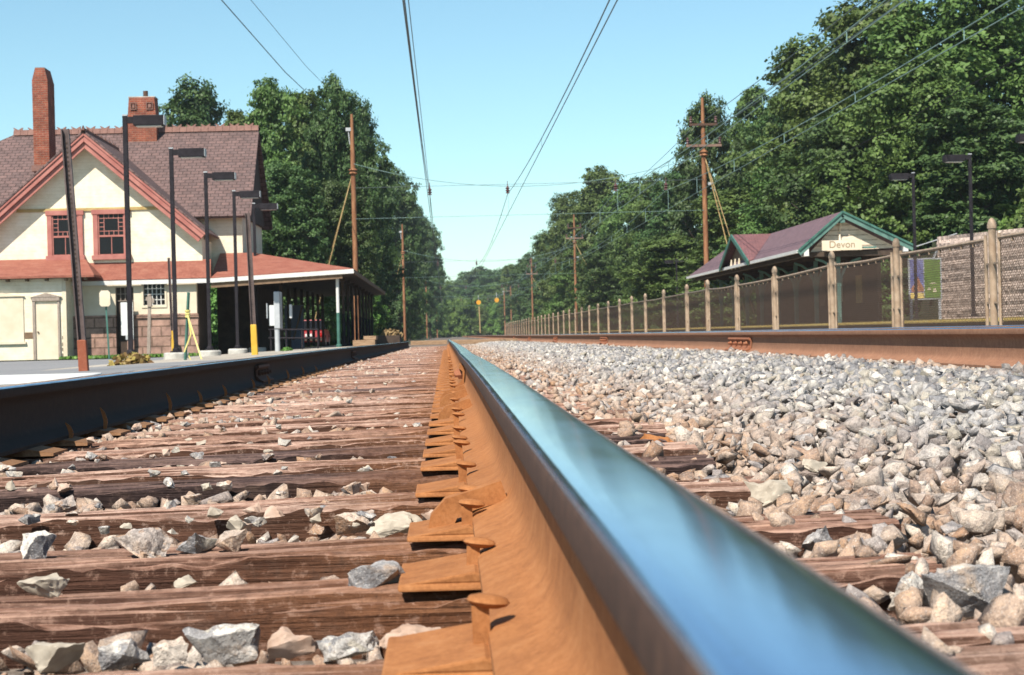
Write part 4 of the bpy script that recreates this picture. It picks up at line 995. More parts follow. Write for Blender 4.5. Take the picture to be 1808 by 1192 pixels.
# small sign on a green post
b = at(193, 632, 55); t_ = at(187, 538, 55); t = thing('sign', 'small blank cream sign with cut corners on a thin green post', 'sign', b)
MB().beam(b - Vector((0, 0, .1)), t_, .05, .03, (0, 1, 0)).build('post', 'green', t)
c = at(185, 527, 54.9); w, h = .16, .24
MB().prism([(c.x - w + .05, c.z - h), (c.x + w - .05, c.z - h), (c.x + w, c.z - h + .06), (c.x + w, c.z + h - .07), (c.x + w - .06, c.z + h), (c.x - w + .06, c.z + h), (c.x - w, c.z + h - .07), (c.x - w, c.z - h + .06)], 'y', 54.9, 54.92).build('panel', 'cream', t)
# white board propped in the doorway
p0, p1 = at(213, 534, 59.6), at(236, 592, 59.6)
t = thing('notice_board', 'white board propped in the recess doorway', 'board', (p0.x, 59.6, p1.z - .16))
MB().box(p0.x, p1.x, 59.58, 59.62, p1.z, p0.z).build('panel', 'board', t); MB().box(p0.x + .14, p1.x, 59.57, 59.63, p1.z - .14, p1.z - .003).build('bottom_rail', 'grey_metal', t)
MB().box(p0.x + .18, p1.x, 59.6, 59.72, -.45, p1.z - .145).build('stand', 'stonebase', t)
# old grey post with a carved top
b = at(262.5, 624, 58.6); t_ = at(264, 540, 58.6); t = thing('old_post', 'weathered grey wooden post with a broken insulator block on top', 'post', b)
MB().beam(b - Vector((0, 0, .1)), t_, .115, .09, (0, 1, 0), taper=.85).build('post', 'grey_wood', t, bevel=.01)
c = at(265, 530, 58.6); m = MB().box(c.x - .08, c.x + .06, 58.52, 58.66, c.z - .22, c.z + .12).box(c.x - .13, c.x - .083, 58.54, 58.62, c.z - .02, c.z + .10).box(c.x + .063, c.x + .14, 58.53, 58.64, c.z - .1, c.z + .05).lathe([(.06, .12), (.075, .16), (.03, .2)], (c.x - .02, 58.6, c.z), 8)
m.build('insulator_block', 'grey_wood', t, bevel=.012)
# cabinet on a post, railing, corrugated sheet, car, timber
b = at(491, 617, 52); x0, x1 = X(484, 560, 52), X(494, 560, 52); z1, z0 = Zz(488, 515, 52), Zz(488, 580, 52)
t = thing('cabinet', 'tall grey-white box on a pipe post with a white panel beside it', 'cabinet', b)
MB().box(x0, x1, 52, 52.85, z0, z1).build('box', 'grey_metal', t, bevel=.01); MB().tube([(b.x - .02, 52.1, b.z - .1), (b.x - .02, 52.1, z0)], .075, 10).build('post', 'grey_metal', t, smooth=40)
MB().box(X(475, 550, 52.1), x0 - .004, 52.1, 52.14, Zz(480, 575, 52.1), Zz(480, 539, 52.1)).build('white_panel', 'board', t)
MB().box(X(470.5, 550, 52.2), X(472.5, 550, 52.2), 52.2, 52.23, Zz(470, 562, 52.2), Zz(470, 536, 52.2)).build('white_strip', 'board', t)
MB().box(x1 + .25, x1 + .31, 52.3, 52.6, Zz(500, 562, 52.3), Zz(500, 538, 52.3)).build('door', 'board', t)
t = thing('railing', 'black pipe railing in front of the corrugated sheet', 'railing', at(500, 616, 56)); q = MB()
for v in (582, 597): a, e = at(474, v, 56), at(562, v, 56); q.tube([a, e], .028, 6)
q.build('rail', 'lampblack', t)
for u in (478, 505, 533, 561): a = at(u, 582, 56); MB().tube([(a.x, 56, -.32), a], .028, 6).build('post', 'lampblack', t)
xa, xb2 = X(503, 580, 68), X(537, 580, 68); z0, z1 = -.4, Zz(520, 539, 68); m = MB(); n = 26
pts = [(xa + (xb2 - xa) * i / n, 68 + (.02 if i % 2 else -.02)) for i in range(n + 1)]
m.prism(pts + [(a, b2 + .012) for a, b2 in reversed(pts)], 'z', z0, z1); tag(m.build('corrugated_sheet', 'bluegrey', loc=((xa + xb2) / 2, 68, z0)), 'upright blue-grey corrugated sheet under the canopy', 'metal sheet')
def beam_thing(label, u0, v0, u1, v1, Y, w, mat='brown_wood'):
    tag(MB().beam(at(u0, v0, Y), at(u1, v1, Y), w, w, (0, 1, 0)).build('leaning_board', mat, loc=at(u0, v0, Y)), label, 'board')
beam_thing('long dark board leaning across the corrugated sheet', 518, 600, 534, 540, 67.5, .07); beam_thing('short brown board leaning beside the corrugated sheet', 541, 552, 546, 538, 67.5, .06)

def car(label, x, y, z):
    t = thing('parked_car', label, 'car', (x, y, z)); w = .86
    # body lofted from side profile (y runs forward, rear bumper at y)
    side = [(0, .28), (.02, .55), (.10, .82), (.55, .90), (3.1, .90), (4.1, .78), (4.25, .5), (4.2, .25)]
    m = MB()
    def ring(sx, ins): return [Vector((x + sx * (w - ins * (1 if b > .5 else .3)), y + a, z + b)) for a, b in side]
    for sx in (-1, 1): m.poly(ring(sx, .05))
    L, R = ring(-1, .05), ring(1, .05)
    for i in range(len(side)): j = (i + 1) % len(side); m.poly([L[i], L[j], R[j], R[i]])
    b = m.build('body', 'carred', t, bevel=.03)
    cab = [(.38, .90), (.95, 1.38), (2.2, 1.40), (3.0, .90)]
    m = MB(); L = [Vector((x - w + .08 + (.16 if q > 1 else 0), y + p, z + q + .002)) for p, q in cab]; R = [Vector((x + w - .08 - (.16 if q > 1 else 0), y + p, z + q + .002)) for p, q in cab]
    m.poly(L); m.poly(R)
    for i in range(4): j = (i + 1) % 4; m.poly([L[i], L[j], R[j], R[i]])
    m.build('cabin_glass', 'glass', t)
    MB().hexa([(x - w + .26, y + .98, z + 1.39), (x + w - .26, y + .98, z + 1.39), (x + w - .26, y + 2.2, z + 1.41), (x - w + .26, y + 2.2, z + 1.41), (x - w + .30, y + 1.0, z + 1.44), (x + w - .30, y + 1.0, z + 1.44), (x + w - .30, y + 2.15, z + 1.45), (x - w + .30, y + 2.15, z + 1.45)]).build('roof', 'carred', t)
    for sx in (-1, 1):
        MB().box(*sorted((x + sx * .45, x + sx * .78)), y - .012, y + .05, z + .58, z + .74).build('tail_light', 'tail', t)
        for yy in (.75, 3.4):
            wl = MB().tube([(x + sx * .62, y + yy, z + .31), (x + sx * .84, y + yy, z + .31)], .31, 18).build('wheel', 'tyre', t, smooth=40)
            MB().tube([(x + sx * .84, y + yy, z + .31), (x + sx * .852, y + yy, z + .31)], .19, 14).build('rim', 'grey_metal', wl)
    MB().box(x - .8, x + .8, y - .07, y - .01, z + .33, z + .5).build('bumper', 'dark_wood', t); MB().box(x - .17, x + .17, y - .02, y - .004, z + .56, z + .70).build('plate', 'board', t)
    return t
car('red car parked under the station canopy, seen from behind', X(545, 600, 94.5), 94.5, -.42)
y0 = 58.0
a, e = at(623, 609, y0), at(662, 600, y0); tag(MB().box(a.x, e.x, y0, y0 + .9, a.z - .05, e.z).build('timber_block', 'crossing', loc=(a.x, y0, a.z), bevel=.01), 'lower wooden block at the platform edge, carrying the smaller block', 'timber')
a2, e2 = at(642, 600, y0 + .1), at(664, 593, y0 + .1); tag(MB().box(a2.x, e2.x, y0 + .1, y0 + 1.6, e.z + .002, e2.z).build('timber_block', 'crossing', loc=(a2.x, y0, a2.z), bevel=.01), 'smaller wooden block lying on top of the lower block', 'timber')
a3, e3 = at(664, 606, 62), at(706, 592, 62); tag(MB().box(a3.x, e3.x, 62, 66, a3.z - .1, e3.z).build('timber_stack', 'dark_wood', loc=(a3.x, 62, a3.z), bevel=.01), 'dark stack of old ties behind the pale wooden blocks', 'timber stack')

def clump(name, label, cat, c, r, n, ls, mat, hz=.5, kind=None):
    d = rng.normal(0, 1, (n, 3)); d /= np.linalg.norm(d, axis=1, keepdims=True); P = d * (rng.random((n, 1)) ** .5) * np.array([r, r * .8, r * hz]); P[:, 2] = np.abs(P[:, 2])
    V, Fq, tint = leaf_quads(P, rng.normal(0, 1, (n, 3)), np.full(n, ls), rng.random(n))
    me = npmesh(name, V, Fq, [mat], attr=tint); o = bpy.data.objects.new(name, me); COL.objects.link(o); o.location = c; return tag(o, label, cat, kind=kind)
def leaf_quads(P, Nn, size, tint):
    n = len(P); Nn = Nn / np.maximum(np.linalg.norm(Nn, axis=1, keepdims=True), 1e-6)
    r = rng.normal(0, 1, (n, 3)); a = np.cross(Nn, r); a /= np.maximum(np.linalg.norm(a, axis=1, keepdims=True), 1e-6); b = np.cross(Nn, a)
    s = size[:, None]; wd = rng.uniform(.32, .5, (n, 1))
    V = np.stack([P - a * s * .55, P - b * s * wd - a * s * .05 + Nn * s * .08, P + a * s * .55, P + b * s * wd - a * s * .05 + Nn * s * .08], 1).reshape(-1, 3)
    return V, np.arange(n * 4).reshape(-1, 4), tint
p = at(232, 656, 30); clump('weed_heap', 'heap of dry brown and yellow-green weeds beside the left rail', 'weeds', (p.x, 30, p.z), .42, 420, .11, 'weed', .75)
p = at(196, 652, 30); clump('weed_tuft', 'small yellow flowering tuft next to the dry weed heap', 'weeds', (p.x, 30, p.z), .10, 60, .07, 'tape', .8)
p = at(692, 594, 63); clump('debris_heap', 'pale heap of torn debris on the dark stack of ties', 'debris', (p.x, 63, e3.z - .02), .36, 160, .2, 'debris', .6)
p = at(506, 618, 50); clump('weed_tuft', 'small green weed by the cabinet post', 'weeds', (p.x, 50, -.3), .16, 90, .09, 'leaf_bright', .6)
gp = np.stack([rng.uniform(X(120, 620, 59), X(345, 620, 59), 1500), rng.uniform(57.5, 59.8, 1500), np.full(1500, -.40)], 1)
V, Fq, tint = leaf_quads(gp, np.stack([rng.normal(0, 1, 1500), rng.normal(0, 1, 1500), rng.normal(0, .15, 1500)], 1), np.full(1500, .12), rng.random(1500))
me = npmesh('grass', V, Fq, ['leaf_bright'], attr=tint); o = bpy.data.objects.new('grass', me); COL.objects.link(o); o['kind'] = 'stuff'; o['label'] = 'short grass along the foot of the station wall'
YK = 13.2; zk = Zz(60, 671, YK); a = at(-200, 671, YK); e = at(118, 668, YK)
m = MB().prism([(a.x, YK), (e.x, YK), (e.x - .25, 15.9), (a.x - .6, 15.9)], 'z', zk - .09, zk); tag(m.build('concrete_slab', 'white', loc=(e.x - .5, YK, zk - .09), bevel=.02), 'white painted concrete slab at the edge of the asphalt lot', 'slab')
MB().box(a.x - .3, e.x - .4, YK + .3, 15.6, -.45, zk - .092).build('foot', 'dark_wood', bpy.data.objects['concrete_slab'])

# ------------------------------------------------------------------ fence between the tracks
XF = 5.9
ft = thing('fence', 'long tan chain link fence with domed posts running between the tracks', 'fence', (XF, 19, -.3))
fy = [11.1, 15.2, 19.3, 23.45, 27.4, 32.2, 36.4, 40.5, 44.0, 48.7, 53.2]
while fy[-1] < 176: fy.append(fy[-1] + 4.15 + .25 * math.sin(len(fy)))
ftop = lambda y: .90 + .05 * mnoise.noise((y * .13, 0, 0)) + (.02 if y < 30 else 0)
for k, y in enumerate(fy):
    h = ftop(y) + .16; n = 12 if k < 12 else 8
    p = MB().lathe([(.043, -.35), (.043, h - .06)], (XF, y, 0), n).build('post', 'tan_steel', ft, smooth=40)
    MB().lathe([(.052, h - .07), (.052, h - .03), (.045, h), (.028, h + .03), (.008, h + .045)], (XF, y, 0), n).build('cap', 'tan_steel', p, smooth=60)
    if k + 1 < len(fy):
        y2 = fy[k + 1]; a, b = y + .24, y2 - .24; z1, z2 = ftop(y) - .02, ftop(y2) - .02
        sag = .004 if k % 3 else .016
        top = [(XF, a + (b - a) * i / 8, z1 + (z2 - z1) * i / 8 - sag * math.sin(math.pi * i / 8)) for i in range(9)]
        pn = MB()
        for i in range(8): pn.poly([(XF, top[i][1], -.25), (XF, top[i + 1][1], -.25), (XF, top[i + 1][1], top[i + 1][2]), (XF, top[i][1], top[i][2])])
        po = pn.build('panel', 'mesh', ft, fix=False)
        MB().tube(top, .021, 8).build('top_rail', 'tan_steel', po, smooth=40)
        for yy, zz in ((a, z1), (b, z2)): MB().tube([(XF, yy, -.3), (XF, yy, zz + .05)], .021, 8).build('side_pipe', 'tan_steel', po, smooth=40)
        fr = MB()
        for i in range(9 if k < 8 else 0):
            fr.box(XF - .012, XF + .012, top[i][1] - .008, top[i][1] + .008, top[i][2] - .055, top[i][2] - .02)
        if k < 8: fr.build('tie_clips', 'tan_steel', po)
        if k < 14:
            t3 = MB()
            for yy, s in ((y, 1), (y2, -1)):
                for zz in (.62, .2): t3.box(XF - .012, XF + .012, *sorted((yy + s * .045, yy + s * .21)), zz, zz + .02)
            t3.build('hinge_band', 'tan_steel', po)

# ------------------------------------------------------------------ shelter on the far platform
sh = thing('platform_shelter', 'open green-trimmed platform shelter with plum shingle roof and a cross gable', 'shelter', (15, 66, .1))
YS = 66.0; ap = at(1487, 373, YS); el_ = at(1410, 441, YS); er = at(1612, 432, YS); YE = 96.5
zL, zR = el_.z, er.z
zap2 = ap.z + .02
def slab2(P, nm, mat, th=.08):
    mm = MB(); n = (Vector(P[1]) - Vector(P[0])).cross(Vector(P[2]) - Vector(P[0])).normalized()
    if n.z < 0: n = -n
    mm.hexa([Vector(p) - n * th for p in P] + [Vector(p) for p in P]); return mm.build(nm, mat, sh)
def bowed(xa, za, xb, zb, nm):
    """one slope from ridge (xa) to eave (xb), hipped a little at the far end"""
    slab2([(xa, YS, za), (xa, YE - 4, za), (xb, YE, zb), (xb, YS, zb)], nm, 'shelter_shingle')
bowed(ap.x, ap.z, el_.x, zL, 'roof'); bowed(ap.x, ap.z, er.x, zR, 'roof')
slab2([(el_.x, YE, zL), (ap.x, YE - 4, ap.z), (er.x, YE, zR), ((el_.x + er.x) / 2, YE, zL)], 'roof', 'shelter_shingle', .05)
# green rake boards
for e in (el_, er):
    q = MB(); q.beam((ap.x, YS - .03, ap.z - .13), (e.x, YS - .03, e.z - .13), .06, .20, (0, 0, 1)); q.build('rake_board', 'green_pale', sh)
    q = MB(); q.beam((ap.x, YS - .075, ap.z - .02), (e.x, YS - .075, e.z - .02), .08, .07, (0, 0, 1)); q.build('rake_moulding', 'green', sh)
for e, s in ((el_, 1), (er, -1)):
    q = MB(); q.box(e.x + s * .28 - .09, e.x + s * .28 + .09, YS - .05, YS + .5, e.z - .24, e.z + .06); q.build('purlin_end', 'white', sh)
yg = YS + .36
wl = MB().prism([(el_.x + .5, zL - .08), (er.x - .5, zR - .08), (ap.x, ap.z - .28)], 'y', yg, yg + .08).build('gable_boards', 'old_boards', sh)
q = MB()
for k in range(7):
    z = zL + .12 + k * .19; f = (ap.z - .3 - z) / (ap.z - .28 - zL + .08)
    if f > .05: q.box(ap.x - (ap.x - el_.x - .5) * f, ap.x + (er.x - ap.x - .5) * f, yg - .012, yg - .002, z, z + .018)
q.build('board_joint', 'brown_wood', wl)
MB().box(ap.x - .09, ap.x + .09, YS - .02, YS + .3, ap.z - .42, ap.z - .16).build('king_block', 'green_pale', sh)
MB().tube([(ap.x - .02, YS + .2, ap.z - .42), (ap.x - .05, YS + .3, ap.z - .75), (ap.x - .09, YS + .1, ap.z - 1.15)], [.05, .025, .05], 8).build('hanger', 'cream', sh)
MB().box(el_.x + .45, er.x - .45, yg - .12, yg + .2, zL - .26, zL - .085).build('tie_beam', 'dark_wood', sh)
MB().box(ap.x + .35, ap.x + 1.25, yg - .30, yg - .13, zL + .0, zL + .07).build('bracket_shelf', 'green_pale', sh)
# sign
sg0, sg1 = at(1451, 425, YS - .05), at(1522, 441, YS - .05)
sgn = thing('station_sign', 'cream station name sign with brown lettering reading Devon, hung under the shelter gable', 'sign', ((sg0.x + sg1.x) / 2, YS - .05, sg1.z))
MB().box(sg0.x, sg1.x, YS - .08, YS - .02, sg1.z, sg0.z).build('panel', 'cream', sgn)
cu = bpy.data.curves.new('lettering', 'FONT'); cu.body = 'Devon'; cu.size = .36; cu.extrude = .004; cu.align_x = 'CENTER'; cu.align_y = 'CENTER'
to = bpy.data.objects.new('lettering', cu); COL.objects.link(to)
dg = bpy.context.evaluated_depsgraph_get(); me = bpy.data.meshes.new_from_object(to.evaluated_get(dg)); bpy.data.objects.remove(to)
me.transform(Matrix.Rotation(math.pi / 2, 4, 'X')); me.materials.clear(); me.materials.append(MAT['letter'])
to = bpy.data.objects.new('lettering', me); COL.objects.link(to); to.parent = sgn; to.location = (0, -.036, (sg0.z - sg1.z) / 2 + .02)
# eave gutter, posts with curved braces, back wall
q = MB(); q.beam((el_.x - .03, YS - .02, zL - .06), (el_.x - .03, YE, zL - .06), .09, .12); q.build('gutter', 'white', sh)
MB().box(el_.x + .25, el_.x + .45, YS + .6, YE - 1, zL - .24, zL - .05).build('eave_beam', 'dark_wood', sh)
bw = MB().box(er.x - .75, er.x - .6, YS + 2.5, YE - 1, .1, zR - .1).build('back_wall', 'dark_wood', sh)
for k in range(8):
    y = YS + .9 + k * 4.1; xm = ap.x; o = MB().box(xm - .075, xm + .075, y - .075, y + .075, .1, zL - .25).build('post', 'green_pale', sh, bevel=.01)
    for s in (-1, 1):
        pts = [(xm + s * .06, y, zL - 1.35), (xm + s * .10, y, zL - 1.0), (xm + s * .28, y, zL - .62), (xm + s * .55, y, zL - .42), (xm + s * .85, y, zL - .32)]
        m = MB()
        for a, b in zip(pts, pts[1:]): m.beam(a, b, .08, .09, (0, 1, 0))
        m.build('brace', 'green_pale', o)
    MB().box(el_.x + .6, er.x - .6, y - .06, y + .06, zL - .255, zL - .10).build('crossbeam', 'dark_wood', sh)
for yy, za, zb2, mt in ((71, .9, 2.0, 'ochre'), (74.5, 1.0, 2.1, 'cream'), (78, .9, 2.0, 'brown_wood')):
    MB().box(er.x - .79, er.x - .754, yy, yy + 1.0, za, zb2).build('wall_notice', mt, bw)
# cross gable facing the tracks
yc0, yc1 = 77.0, 85.5; ycm = 79.6; 
gx = el_.x - .05; rtop = at(1300, 412, 80).z
ym = 80.5; rz_ = Zz(1302, 414, ym); gx0 = X(1302, 414, ym) + .0
ydA, ydB = 76.2, 84.2; zE = zL - .02
yR = ym
xin = ap.x - .15
def slopez(x): return ap.z + (zL - ap.z) * (x - ap.x) / (el_.x - ap.x)
xr_in = ap.x + (el_.x - ap.x) * (ap.z - rz_) / (ap.z - zL)
slab2([(gx0 - .25, yR, rz_), (xr_in, yR, rz_), (el_.x + .1, ydA, zE + .12), (gx0 - .25, ydA, zE + .05)], 'dormer_roof', 'shelter_red', .07)
slab2([(gx0 - .25, yR + .003, rz_), (gx0 - .25, ydB, zE + .05), (el_.x + .1, ydB, zE + .12), (xr_in, yR + .003, rz_)], 'dormer_roof', 'shelter_red', .07)
MB().prism([(ydA + .35, zE + .1), (ydB - .35, zE + .1), (yR, rz_ - .2)], 'x', gx0 + .1, gx0 + .16).build('dormer_gable', 'brown_wood', sh)
for yy in (ydA, ydB):
    MB().beam((gx0 - .28, yR, rz_ - .09), (gx0 - .28, yy, zE - .05), .06, .2).build('rake_board', 'green', sh)
for yy in (yR - 1.1, yR, yR + 1.1):
    MB().tube([(gx0 - .12, yy, zE + .30), (gx0 - .14, yy, zE - .02), (gx0 - .12, yy, zE - .16)], [.03, .055, .02], 8).build('pendant', 'cream', sh)

# poster board
b0, b1 = at(1606, 459, 69.5), at(1661, 526, 69.5)
pb = thing('poster_board', 'poster board on legs with a blue and orange poster beside a green one', 'poster board', ((b0.x + b1.x) / 2, 69.5, .1))
MB().box(b0.x - .06, b1.x + .06, 69.5, 69.58, b1.z - .05, b0.z + .06).build('frame', 'grey_metal', pb)
xm = b0.x + (b1.x - b0.x) * .46
p_ = MB().box(b0.x, xm - .02, 69.485, 69.497, b1.z, b0.z).build('poster', 'navy', pb, ); p2 = MB().box(xm + .02, b1.x, 69.485, 69.497, b1.z, b0.z).build('poster', 'leafprint', pb)
MB().box(b0.x, xm - .02, 69.476, 69.483, b1.z, b1.z + .22).build('yellow_strip', 'yellow_line', p_)
cxm = (b0.x + xm) / 2; m = MB(); pts = [(cxm - .22, b1.z + .26), (cxm + .24, b1.z + .26), (cxm + .25, b1.z + .4), (cxm + .12, b1.z + .62), (cxm + .03, b1.z + .85), (cxm - .05, b1.z + .72), (cxm - .16, b1.z + .5), (cxm - .25, b1.z + .38)]
m.prism(pts, 'y', 69.478, 69.484); m.build('orange_blot', 'flame', p_)
m = MB()
for (dx, dz, w_, h_) in ((.12, .32, .16, .1), (.34, .24, .14, .16), (.2, .55, .3, .05)): m.prism([(xm + dx, b1.z + dz), (xm + dx + w_, b1.z + dz), (xm + dx + w_ * .7, b1.z + dz + h_), (xm + dx + w_ * .25, b1.z + dz + h_ * .8)], 'y', 69.478, 69.484)
m.build('pale_print', 'cream', p2)
for x in (b0.x + .03, b1.x - .03): MB().box(x - .05, x + .05, 69.52, 69.6, .1, b1.z - .05).build('leg', 'grey_metal', pb)
# retaining wall of rock-faced blocks
def stone_wall(label, P0, P1, zt0, zt1, n, thick=.5):
    P0, P1 = Vector(P0), Vector(P1); d = P1 - P0; L = d.length; d.normalize(); nr = Vector((d.y, -d.x, 0))
    nx, nz = int(L / .11), 26; V = []; Fq = []
    for j in range(nz + 1):
        for i in range(nx + 1):
            s_ = L * i / nx; zt = zt0 + (zt1 - zt0) * s_ / L; z = -.2 + (zt + .2) * j / nz
            row = math.floor(z / .21); fr = z / .21 - row; fx = (s_ / .45 + .5 * (row % 2)); fx -= math.floor(fx)
            joint = min(min(fr, 1 - fr) * .21, min(fx, 1 - fx) * .45); bulge = min(1, joint / .06) * .07
            bulge *= .6 + .8 * abs(mnoise.noise((math.floor(s_ / .45 + .5 * (row % 2)) * 1.7, row * 2.3, 0))); bulge += .03 * mnoise.noise((s_ * 5, z * 7, 1))
            q = P0 + d * s_ + nr * bulge; V.append((q.x, q.y, z))
    for j in range(nz):
        for i in range(nx): k = j * (nx + 1) + i; Fq.append((k, k + 1, k + nx + 2, k + nx + 1))
    m = MB(); m.v = V; m.f = [tuple(f) for f in Fq]; m.m = [0] * len(Fq)
    bk = [P0 - nr * thick, P1 - nr * thick]
    a0, a1 = Vector((P0.x, P0.y, zt0)), Vector((P1.x, P1.y, zt1))
    m.poly([a0, a1, Vector((bk[1].x, bk[1].y, zt1)), Vector((bk[0].x, bk[0].y, zt0))]); m.poly([(P0.x, P0.y, -.2), (P0.x, P0.y, zt0), (bk[0].x, bk[0].y, zt0), (bk[0].x, bk[0].y, -.2)])
    o = m.build('stone_wall', 'stonewall', loc=P0, fix=False); return tag(o, label, 'wall')
w0 = at(1656, 470, 73.5); w1 = at(1850, 470, 60)
sw = stone_wall('retaining wall of rough tan blocks behind the far platform', (w0.x, 73.5, 0), (w1.x + 1.5, 60, 0), Zz(1672, 418, 73.5), Zz(1850, 392, 60), 1)
sw.rotation_euler = (0, 0, 0)
pp = [at(1634, 500, 74.5), at(1661, 420, 74.5)]
MB().beam(pp[0], pp[1], .07, .07, (0, 1, 0)).build('sloping_pipe', 'grey_metal', sw)
q = MB(); q.beam(at(1612, 437, 75), at(1690, 412, 74), .035, .035); q.build('handrail', 'grey_metal', sw)
tag(MB().prism([(18.9, .10), (X(1672, 555, 75), .10), (X(1672, 420, 75) - .2, Zz(1672, 425, 75)), (X(1640, 500, 75), .5)], 'y', 75.2, 76.5).build('embankment_slope', 'bank', loc=(19, 75, .1)), kind='structure')

# ------------------------------------------------------------------ poles, cross spans, catenary
def pole(label, x, y, zb, H, arms, guy, first=False):
    t = thing('rail_pole', label, 'pole', (x, y, zb), 'rusty poles carrying the overhead wires'); zt = zb + H
    MB().tube([(x, y, zb), (x, y, zb + H * .82), (x, y, zt)], [.15, .125, .075], 12).build('shaft', 'pole', t, smooth=40)
    if arms:
        for z, w, m_ in ((zt - 1.45, 1.5, 'old_rust'), (zt - 2.58, 1.9, 'pole_top')):
            a = MB().box(x - w / 2, x + w / 2, y - .19, y - .06, z - .07, z + .06).build('crossarm', m_, t)
            for s in (-1, 1): MB().lathe([(.03, .06), (.09, .12), (.05, .19), (.10, .25), (.05, .32), (.09, .38), (.03, .44)], (x + s * (w / 2 - .08), y - .12, z), 8).build('insulator', 'insul', a, smooth=30)
        MB().box(x + .2, x + .42, y - .1, y + .1, zt - 4.7, zt - 4.55).build('bracket', 'grey_metal', t)
    else:
        MB().box(x - .34, x - .07, y - .08, y + .08, zt - .9, zt - .72).build('bracket', 'grey_metal', t)
        MB().tube([(x - .2, y, zt - .9), (x - .14, y, zt - 1.6)], .03, 6).build('conduit', 'grey_metal', t)
    zz = zt - 2.98 if arms else zt - 3.05
    MB().lathe([(.15, -.18), (.24, -.12), (.17, -.04), (.25, .06), (.15, .14)], (x, y, zz), 10).build('clamp', 'pole', t, smooth=40)
    for k, (dx, dy) in enumerate(guy): MB().tube([(x, y, zz), (x + dx, y + dy, zb + (.4 if not arms else .4))], .028, 5).build('guy_wire', 'guy', t)
    return t
PL, PR = -4.72, 14.1
fam = 'first and tallest of the '
pole('tall rust-brown pole rising through the trees behind the red canopy', PL, 97, -.4, 12.35, False, [(-2.6, 1.0), (-2.9, 3.5)])
pole('second rust-brown pole on the station side, in front of dark foliage', PL + .35, 195, -.4, 12.5, False, [(-2.6, 2)])
pole('third slim pole on the station side, nearly at the end of the view', PL + 1.2, 345, -.4, 11.0, False, [])
pole('reddish pole farthest away on the station side, right beside the rails', PL + 2.9, 400, -.4, 8.8, False, [(-3, 3)])
pole('large rusty pole with two crossarms standing behind the shelter', PR, 97, .1, 12.35, True, [(2.25, -2), (1.75, -2)])
pole('second crossarm pole on the shelter side, its foot behind the fence', PR + .1, 196, -.2, 13.0, True, [(4.2, -6)])
pole('third crossarm pole on the shelter side, small above the fence', PR + .1, 294, -.3, 12.6, True, [(5, -6)])
pole('fourth crossarm pole on the shelter side, at the end of the fence', PR + .1, 390, -.3, 12.2, True, [(6, -6)])
pole('plain small pole beside the fourth crossarm pole', PR - 1.1, 396, -.3, 10.5, False, [])

def cable(name, label, pts, r, mat='wire', group=None, parent=None, cat='wire'):
    o = MB().tube(pts, r, 5).build(name, mat, parent, loc=None if parent is not None else pts[0], smooth=60)
    if parent is None: tag(o, label, cat, group)
    return o
def sagline(p, q, sag, n=14):
    p, q = Vector(p), Vector(q); return [p.lerp(q, i / n) - Vector((0, 0, sag * 4 * (i / n) * (1 - i / n))) for i in range(n + 1)]
spans = [(97, PL, PR), (195, PL + .35, PR + .1), (294, PL + .9, PR + .1), (392, PL + 2.9, PR + .1)]
tracks = [(-.66, 'station-side track'), (3.5, 'second track'), (9.3, 'third track'), (12.0, 'fourth track')]
for k, (y, xl, xr) in enumerate(spans):
    nm = ['nearest', 'second', 'third', 'farthest'][k]
    cs = thing('cross_span', f'{nm} web of wires strung across all tracks between two poles', 'wires', (xl, y, 9.4), 'wire webs across the tracks')
    cable('span_wire', '', sagline((xl, y - .1, 9.3), (xr, y - .1, 9.4), 1.45, 20), .015, 'copper', parent=cs)
    cable('steady_wire', '', [(xl, y - .1, 8.0), (xr, y - .1, 8.05)], .010, 'wire', parent=cs)
    cable('lower_wire', '', [(xl, y - .1, 6.35), (xr, y - .1, 6.4)], .010, 'copper', parent=cs)
    for xt, _ in tracks:
        i = MB().tube([(xt, y - .1, 8.2), (xt, y - .1, 7.95)], .02, 6)
        i.lathe([(.04, -.42), (.13, -.40), (.05, -.33), (.13, -.27), (.05, -.20), (.13, -.14), (.05, -.07), (.04, 0)], (xt, y - .1, 7.95), 10).build('insulator_string', 'insul', cs, smooth=30)
for xt, lab in tracks:
    ct = thing('overhead_line', f'paired overhead wires with droppers hung along the {lab}', 'wires', (xt, 97, 7.5), 'overhead wires above the four tracks')
    zs, zc = 7.50, 6.45
    ys = [-1] + [s[0] for s in spans] + [490]
    mpts = []
    for a, b in zip(ys, ys[1:]):
        for i in range(12): f = i / 12; mpts.append(Vector((xt, a + (b - a) * f, zs - .80 * 4 * f * (1 - f))))
    cable('messenger_wire', '', mpts, .016, 'wire' if xt < 6 else 'copper', parent=ct)
    cable('contact_wire', '', [(xt, y, zc) for y in range(-1, 492, 20)], .014, 'wire' if xt < 6 else 'copper', parent=ct)
    if xt < 6: cable('auxiliary_wire', '', [(xt + .09, y, zc + .17) for y in range(-1, 492, 20)], .010, parent=ct)
    for y in [q for q in range(30, 330, 11)]:
        j = max(i for i in range(len(ys) - 1) if ys[i] <= y); f = (y - ys[j]) / (ys[j + 1] - ys[j]); zz = zs - .80 * 4 * f * (1 - f)
        if xt > 6 or y % 3 == 0:
            if zz - zc > .12: MB().tube([(xt, y, zc), (xt, y, zz)], .014 if xt > 6 else .007, 5).build('dropper', 'copper', ct)
